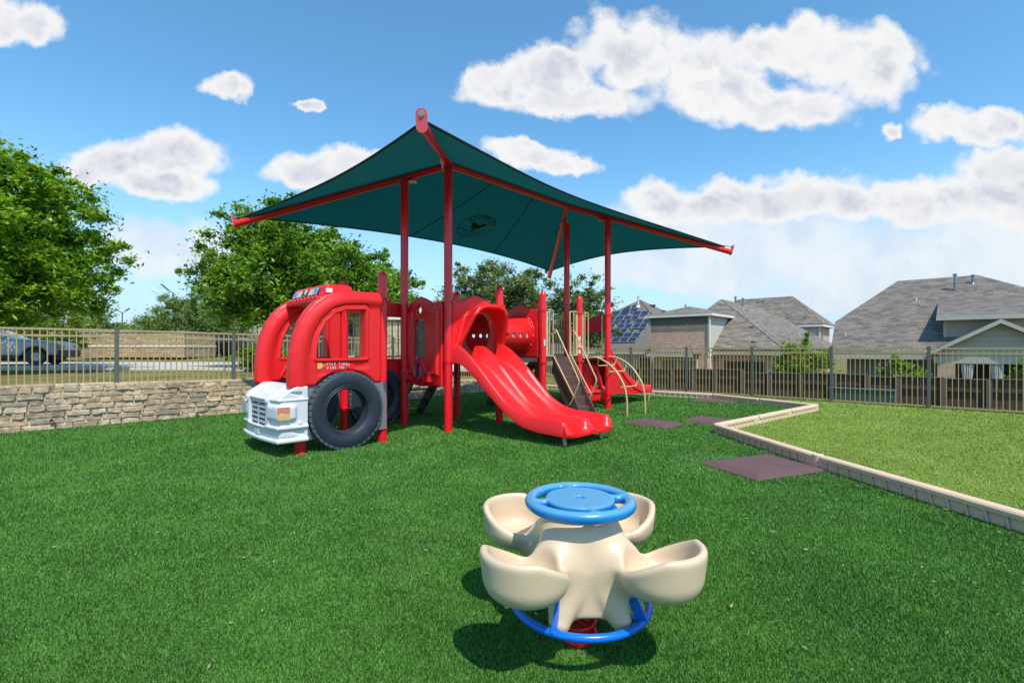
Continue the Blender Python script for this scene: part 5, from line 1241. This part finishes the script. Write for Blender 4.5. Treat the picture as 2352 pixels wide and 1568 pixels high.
# cars
def car(name,label,loc,rz,L_,Hh,body,glassm,roofl,pick=False):
    t=thing(name,label,'car',loc,rz); W_=1.85
    # profile along x (front = +x)
    f=L_/2; pr=[(-f,.35),(-f,.85),(-f+.05,1.0),(-f+.15,Hh*.62),(-f+.45,Hh-.08),(-f+.9,Hh),(roofl,Hh),(roofl+.35,Hh-.10),(roofl+1.05,1.12),(f-.45,1.02),(f-.10,.92),(f,.75),(f,.35)]
    if pick: pr=[(-f,.40),(-f,1.02),(-.9,1.04),(-.75,1.35),(-.6,Hh-.04),(-.4,Hh),(roofl,Hh),(roofl+.3,Hh-.10),(roofl+.95,1.20),(f-.55,1.10),(f-.12,1.0),(f-.02,.80),(f,.45)]
    xs=[f-.92,-f+1.0]; 
    def fn(X,Y,Z):
        inset=np.clip((Z-1.0)*.30,0,.24)+np.clip(np.abs(X)/f-.8,0,1)*.5
        d=rext(polysd(X,Z,pr),np.abs(Y)-W_/2+inset,.09)
        for x in xs: d=smax(d,-np.maximum(np.sqrt((X-x)**2+(Z-.38)**2)-.47,.55-np.abs(Y)),.02)
        return d
    V,F=snet(fn,(-f-.1,-1.0,.25),(f+.1,1.0,Hh+.1),.042); b=mkmesh('body',V.tolist(),F,body,t,smooth=0,world=False,fix=False); b.data.polygons.foreach_set('use_smooth',[True]*len(F))
    for sg in (-1,1):
        for x in xs:
            m=MB(); m.lathe([(.20,-.10),(.34,-.11),(.385,-.07),(.385,.07),(.34,.11),(.20,.10)],(0,0,0),36,close=True); m.v=[(x+v[0],sg*.80+v[2],.385+v[1]) for v in m.v]; w_=m.build('wheel',RUB,t,world=False)
            m=MB(); m.lathe([(.001,.05),(.06,.05),(.07,.02),(.19,.03),(.215,.08),(.215,-.05)],(0,0,0),36); m.v=[(x+v[0],sg*(.80+v[2]),.385+v[1]) for v in m.v]
            for k in range(6): a=k*math.pi/3; m.box((x+.13*math.cos(a),sg*.835,.385+.13*math.sin(a)),(.05,.04,.05))
            m.build('rim',plain('silver_rim',(.42,.43,.45),.35,.1,metal=.6),w_,world=False)
        m=MB(); ww=[(-f+.55,1.06),(-f+.75,Hh-.16),(roofl+.18,Hh-.14),(roofl+.86,1.10)] if not pick else [(-.62,1.14),(-.50,Hh-.14),(roofl+.15,Hh-.13),(roofl+.80,1.16)]
        n=len(ww); yy=lambda z:sg*(W_/2-np.clip((z-1.0)*.30,0,.24)+.004); m.add([(x,yy(z),z) for x,z in ww]+[(x,yy(z)-sg*.03,z) for x,z in ww],[(0,1,2,3),(7,6,5,4),(0,4,5,1),(1,5,6,2),(2,6,7,3),(3,7,4,0)]); m.build('side_window',glassm,t,world=False,smooth=0)
        xm=(ww[0][0]+ww[3][0])/2-.05; m=MB(); m.beam((xm,yy(1.12)+sg*.004,1.12),(xm,yy(Hh-.15)+sg*.004,Hh-.15),.07,.012,(0,1,0)); m.build('door_pillar',body,t,world=False)
        m=MB(); m.box((xm-.12,sg*(W_/2+.01),.98),(.22,.03,.035)); m.build('door_handle',DKSLOT,t,world=False)
        m=MB(); m.box((f-.10,sg*.66,.84),(.20,.42,.17)); m.build('headlight',plain('amber_headlamp',(.55,.22,.10),.3,.1),t,world=False,bevel=.03)
    m=MB(); m.box((f-.03,0,.50),(.20,1.74,.34)); m.box((0,0,.40),(L_-.7,1.05,.40)); m.box((0,0,.36),(L_-2.9,1.74,.16)); m.build('lower_trim',DKSLOT,t,world=False,bevel=.03)
    return t
CARW=plain('silver_white_car_paint',(.36,.40,.46),.3,.05,2,0,coat=.6); CARB=plain('black_car_paint',(.012,.014,.018),.25,.05,2,0,coat=.6)
car('pickup_truck','silver white pickup truck parked on the road at the left edge of the photo',(-23.5,22.3,.645),R(20),5.0,1.66,CARW,GLASS,-.28,True)
car('parked_car','black car parked in tree shade beyond the stone enclosure',(-21.5+1.2,35.5,.80),R(0),4.4,1.5,CARB,GLASS,.2)
def lamp(name,label,x,y,z0,h,two):
    t=thing(name,label,'lamp post',(x,y,z0)); m=MB(); m.cyl((x,y,z0),(x,y,z0+h),.09,.06,n=10); DG=plain('dark_grey_lamp_metal',(.08,.08,.085),.5); m.build('pole',DG,t)
    for sg in ((-1,1) if two else (-1,)):
        m=MB(); m.beam((x,y,z0+h-.1),(x+sg*.45,y,z0+h+.25),.06,.06); m.beam((x+sg*.45,y,z0+h+.22),(x+sg*(.95 if two else 1.15),y,z0+h+(.55 if two else .8)),.22,.07); m.build('lamp_head',DG,t)
lamp('lamp_post','thin twin-headed lamp post standing far off between the trees at left',at(281,760,62).x,62,.8,5.2,True)
lamp('lamp_post','single-armed lamp post poking above the cedar at left',at(398,760,46).x,46,.8,5.9,False)
# ================================================================ trees
def leafobj(name,C,N,spread,size,mat,parent,r_,flat=.75,up=.5,droop=0):
    C=np.array(C); K=len(C); idx=r_.integers(0,K,N); sp=spread[idx] if hasattr(spread,'__len__') else spread
    d=r_.normal(0,1,(N,3)); d/=np.linalg.norm(d,axis=1)[:,None]; rad=np.minimum(np.abs(r_.normal(0,.62,N)),1.7)
    P=C[idx]+d*(rad*sp)[:,None]*np.array([1,1,flat])
    n=r_.normal(0,1,(N,3)); n[:,2]=np.abs(n[:,2])+up; n/=np.linalg.norm(n,axis=1)[:,None]
    a=np.cross(n,r_.normal(0,1,(N,3))); a/=np.linalg.norm(a,axis=1)[:,None]+1e-9; b=np.cross(n,a); s=size*(.6+.8*r_.random(N))[:,None]
    V=np.stack([P-a*s,P-b*s*.42,P+a*s,P+b*s*.42],1).reshape(-1,3)
    me=bpy.data.meshes.new(name); me.vertices.add(4*N); me.vertices.foreach_set('co',V.ravel()); me.loops.add(4*N); me.loops.foreach_set('vertex_index',np.arange(4*N))
    me.polygons.add(N); me.polygons.foreach_set('loop_start',np.arange(N)*4); me.polygons.foreach_set('loop_total',np.full(N,4)); me.update(); me.materials.append(mat)
    o=bpy.data.objects.new(name,me); col.objects.link(o)
    if parent: o.parent=parent; o.matrix_parent_inverse=invm(parent)
    return o
def tree(name,label,base,ells,nclump,N,size,mat,spread,tr=.16,fork=None,seed=1,cat='tree',limbs=14,shell=.55,flat=.7,trunk=True,stray=.12):
    r_=np.random.default_rng(seed); base=Vector(base); t=thing(name,label,cat,tuple(base)); C=[];SPR=[]
    vol=np.array([e[3]*e[4]*e[5] for e in ells]); vol=vol/vol.sum()
    ph=r_.random(6)*6.28
    while len(C)<nclump:
        e=ells[r_.choice(len(ells),p=vol)]; d=r_.normal(0,1,3); d/=np.linalg.norm(d); 
        wob=1+.13*math.sin(3.1*d[0]*2+ph[0])*math.cos(2.7*d[2]*2+ph[1])+.10*math.sin(6.3*d[1]+ph[2]+4*d[2])+(.10*r_.normal() if r_.random()<.3 else 0)
        rr=(shell+(1-shell)*r_.random())*wob if r_.random()<.72 else r_.random()*.75
        k=1.0
        C.append([e[0]+d[0]*e[3]*rr,e[1]+d[1]*e[4]*rr,e[2]+d[2]*e[5]*rr]); SPR.append(spread*(.55+.9*r_.random()))
    ns=int(nclump*stray)
    for _ in range(ns):
        c=np.array(C[r_.integers(len(C))]); e=ells[0]; d=c-np.array(e[:3]); d/=np.linalg.norm(d)+1e-6; C.append((c+d*spread*(.4+.7*r_.random())).tolist()); SPR.append(spread*.35)
    leafobj('crown',C,N,np.array(SPR),size,mat,t,r_,flat)
    if trunk:
        m=MB(); fk=Vector(fork) if fork is not None else Vector((base.x,base.y,ells[0][2]-ells[0][5]*.75)); midp=base.lerp(fk,.5)+Vector((r_.normal()*.06,0,0))
        m.tube([base-Z3*.2,midp,fk],[tr*1.15,tr,tr*.8],12)
        far_=sorted(range(len(C)),key=lambda i:-((Vector(C[i])-fk).length)); sel=[far_[i] for i in r_.choice(len(far_)//2,limbs,replace=False)]
        for i in sel:
            p=Vector(C[i]); q=fk.lerp(p,.45)+Z3*((p-fk).length*.10)+Vector(tuple(r_.normal(0,.12,3))); m.tube([fk,q,fk.lerp(p,.78)+Z3*.1,p],[tr*.5,tr*.3,tr*.16,tr*.05],7)
        m.build('trunk',BARK,t,smooth=60)
    return t
Z_=15.5; A_=at(-20,520,Z_)
tree('maple_tree','biggest leafy green tree, cut off by the left edge of the photo',(at(-40,800,Z_).x,Z_,.62),[(A_.x,Z_,4.9,3.45,3.4,2.9),(A_.x+1.3,Z_-.3,3.6,2.3,2.2,1.5),(A_.x+.3,Z_,6.6,2.0,2.0,1.5),(A_.x-1.5,Z_,3.4,2.5,2.3,1.2),(A_.x-3.2,Z_+4,4.6,3.4,2.6,2.0)],900,190000,.082,LEAFA,.40,.20,Vector((at(28,800,Z_).x-.5,Z_,2.2)),seed=4,limbs=20)  # last crown lobe, at the back, added to shade the pickup and verge
Z_=19.5; A_=at(668,600,Z_)
tree('maple_tree','rounded green tree rising behind the play fire engine under the canopy corner',(A_.x+.5,Z_,.62),[(A_.x,Z_,4.3,3.3,2.9,2.2),(A_.x-.5,Z_-.2,5.9,1.9,1.7,1.35),(A_.x+1.6,Z_,4.2,2.2,2.0,1.9),(A_.x-1.8,Z_-.3,3.5,1.6,1.7,1.25)],640,140000,.085,LEAFB,.40,.18,seed=8,limbs=20)
Z_=25; A_=at(893,650,Z_)
tree('maple_tree','smaller green tree just left of the rear canopy post',(A_.x,Z_,.62),[(A_.x,Z_,4.2,1.35,1.4,2.3)],150,17000,.105,LEAFB,.40,.13,seed=12,limbs=9)
Z_=25.5; A_=at(1125,680,Z_)
tree('oak_tree','airy olive green oak behind the tunnel, left of the two oaks',(A_.x,Z_,.3),[(A_.x+.4,Z_,4.0,2.6,2.2,2.1),(A_.x-1.6,Z_,3.3,1.6,1.5,1.5),(A_.x+1.8,Z_,3.4,1.6,1.5,1.5)],330,52000,.085,LEAFO,.40,.15,seed=21,limbs=22,stray=.12)
Z_=23.5; A_=at(1325,710,Z_)
tree('oak_tree','airy olive green oak behind the tan railings, right of the two oaks',(A_.x,Z_,.1),[(A_.x,Z_,3.3,1.9,1.6,1.75),(A_.x+.3,Z_,2.2,1.7,1.6,1.2)],210,30000,.08,LEAFO,.36,.13,seed=25,limbs=20,stray=.15,shell=.4)
Z_=38; A_=at(425,720,Z_)
tree('cedar_tree','dense grey green cedar between the two maples at left',(A_.x,Z_,.8),[(A_.x,Z_,3.2,3.2,2.4,2.7),(A_.x+2.2,Z_,2.8,2.0,2.0,2.1),(A_.x-2.0,Z_,2.6,2.2,1.8,1.7)],380,95000,.085,LEAFC,.55,.16,seed=31,limbs=8)
Z_=44; A_=at(585,720,Z_)
tree('cedar_tree','pale grey green tree low behind the second maple',(A_.x,Z_,.8),[(A_.x,Z_,2.7,3.4,2.4,2.3)],220,45000,.10,LEAFO,.6,.16,seed=33,limbs=8)
Z_=42; A_=at(215,745,Z_)
tree('cedar_tree','dark cedar beside the left maple, behind the pickup',(A_.x,Z_,.8),[(A_.x,Z_,2.5,2.8,2.0,2.0),(A_.x-.9,Z_,3.0,1.0,1.0,1.7)],220,45000,.10,LEAFC,.55,.15,seed=35,limbs=8)
Z_=27; A_=at(95,735,Z_)
tree('yellow_green_tree','yellowish green tree in the shade under the left maple',(A_.x,Z_,.8),[(A_.x,Z_,2.5,3.2,1.6,1.3),(A_.x-3,Z_,2.6,2.6,1.6,1.4)],170,24000,.10,LEAFY,.42,.12,seed=37,limbs=8)
Z_=62; A_=at(300,760,Z_)
wd=[]
for i,(px,h_,lb_) in enumerate(((250,3.4,'low distant tree left of the twin-headed lamp post'),(318,3.6,'low distant tree right of the twin-headed lamp post'),(505,4.2,'distant tree filling the gap right of the cedar'))):
    A_=at(px,760,60); tree('distant_tree',lb_,(A_.x,60,.8),[(A_.x,60,1.0+h_*.5,3.6,2.4,h_*.5)],140,24000,.15,LEAFO,.8,.15,seed=50+i,limbs=5)
# hedge, shrubs
A_=at(565,820,17.3)
tree('clipped_hedge','clipped dark green hedge at the end of the road, left of the fire engine',(A_.x+.4,17.4,.62),[(A_.x+.3,17.4,1.05,.95,.5,.5),(A_.x+.9,17.4,1.05,.9,.5,.5)],130,12000,.05,LEAFB,.20,.05,seed=61,cat='hedge',trunk=False,stray=.0)
a_=aat(1842,4.2); P=fp(a_,4.2)
tree('shrub','bright green bushy shrub above the wooden fence between two houses',(P.x,P.y,-1.25),[(P.x,P.y,.35,1.05,.9,1.3),(P.x+.3,P.y,1.0,.7,.6,.6)],150,16000,.06,LEAFS,.26,.07,seed=71,cat='shrub',limbs=14,stray=.25)
a_=aat(2075,5.2); P=fp(a_,5.2)
tree('shrub','leafy vine-like shrub in front of the brick wall with star ornaments',(P.x,P.y,-1.25),[(P.x,P.y,.25,.85,.6,.75),(P.x-.25,P.y,1.0,.14,.14,.45)],80,5200,.06,LEAFB,.22,.05,seed=73,cat='shrub',limbs=10,stray=.2)
a_=aat(2372,4.6); P=fp(a_,4.6)
tree('shrub','small green tree cut off by the right edge of the photo, by the patio',(P.x,P.y,-1.25),[(P.x,P.y,.55,.45,.5,1.1)],50,3600,.055,LEAFS,.2,.05,seed=75,cat='shrub',limbs=9,stray=.25)
# tufts under the fence and at the wall foot
def tufts(name,label,pts,n,h,mat):
    V=[];F=[]
    for P in pts:
        for k in range(n):
            a=random.random()*6.28; l=h*(.4+random.random()); q=P+Vector((random.gauss(0,.07),random.gauss(0,.07),0)); k0=len(V); w_=.006
            V+=[tuple(q+Vector((w_*math.sin(a),-w_*math.cos(a),0))),tuple(q-Vector((w_*math.sin(a),-w_*math.cos(a),0))),tuple(q+Vector((math.cos(a)*l*.5,math.sin(a)*l*.5,l)))]; F.append((k0,k0+1,k0+2))
    o=mkmesh(name,V,F,mat,None,smooth=0,fix=False); tag(o,label,'grass',kind='stuff')
tufts('weeds','tall grass blades growing along the foot of the right metal fence',[fp(a,.05+random.uniform(-.05,.12),0) for a in np.arange(-3,9,.11)],7,.09,LAWNB)
tufts('verge_tufts','dry grass tufts along the top of the stone wall under the fence',[wp(a,.50+random.random()*1.2,hgt(np.array(wp(a,1.,0).x),np.array(wp(a,1.,0).y)).item()) for a in np.arange(-3,10,.06)],8,.13,plain('dry_verge_blade',(.32,.28,.11),.8,.4,5))
# bird-sized leaf caught on the left fence rail is left out; final bookkeeping
for o in bpy.data.objects:
    if o.type=='MESH' and o.parent is None and 'label' not in o and 'kind' not in o: print('UNTAGGED',o.name)
print('objects',len(bpy.data.objects))
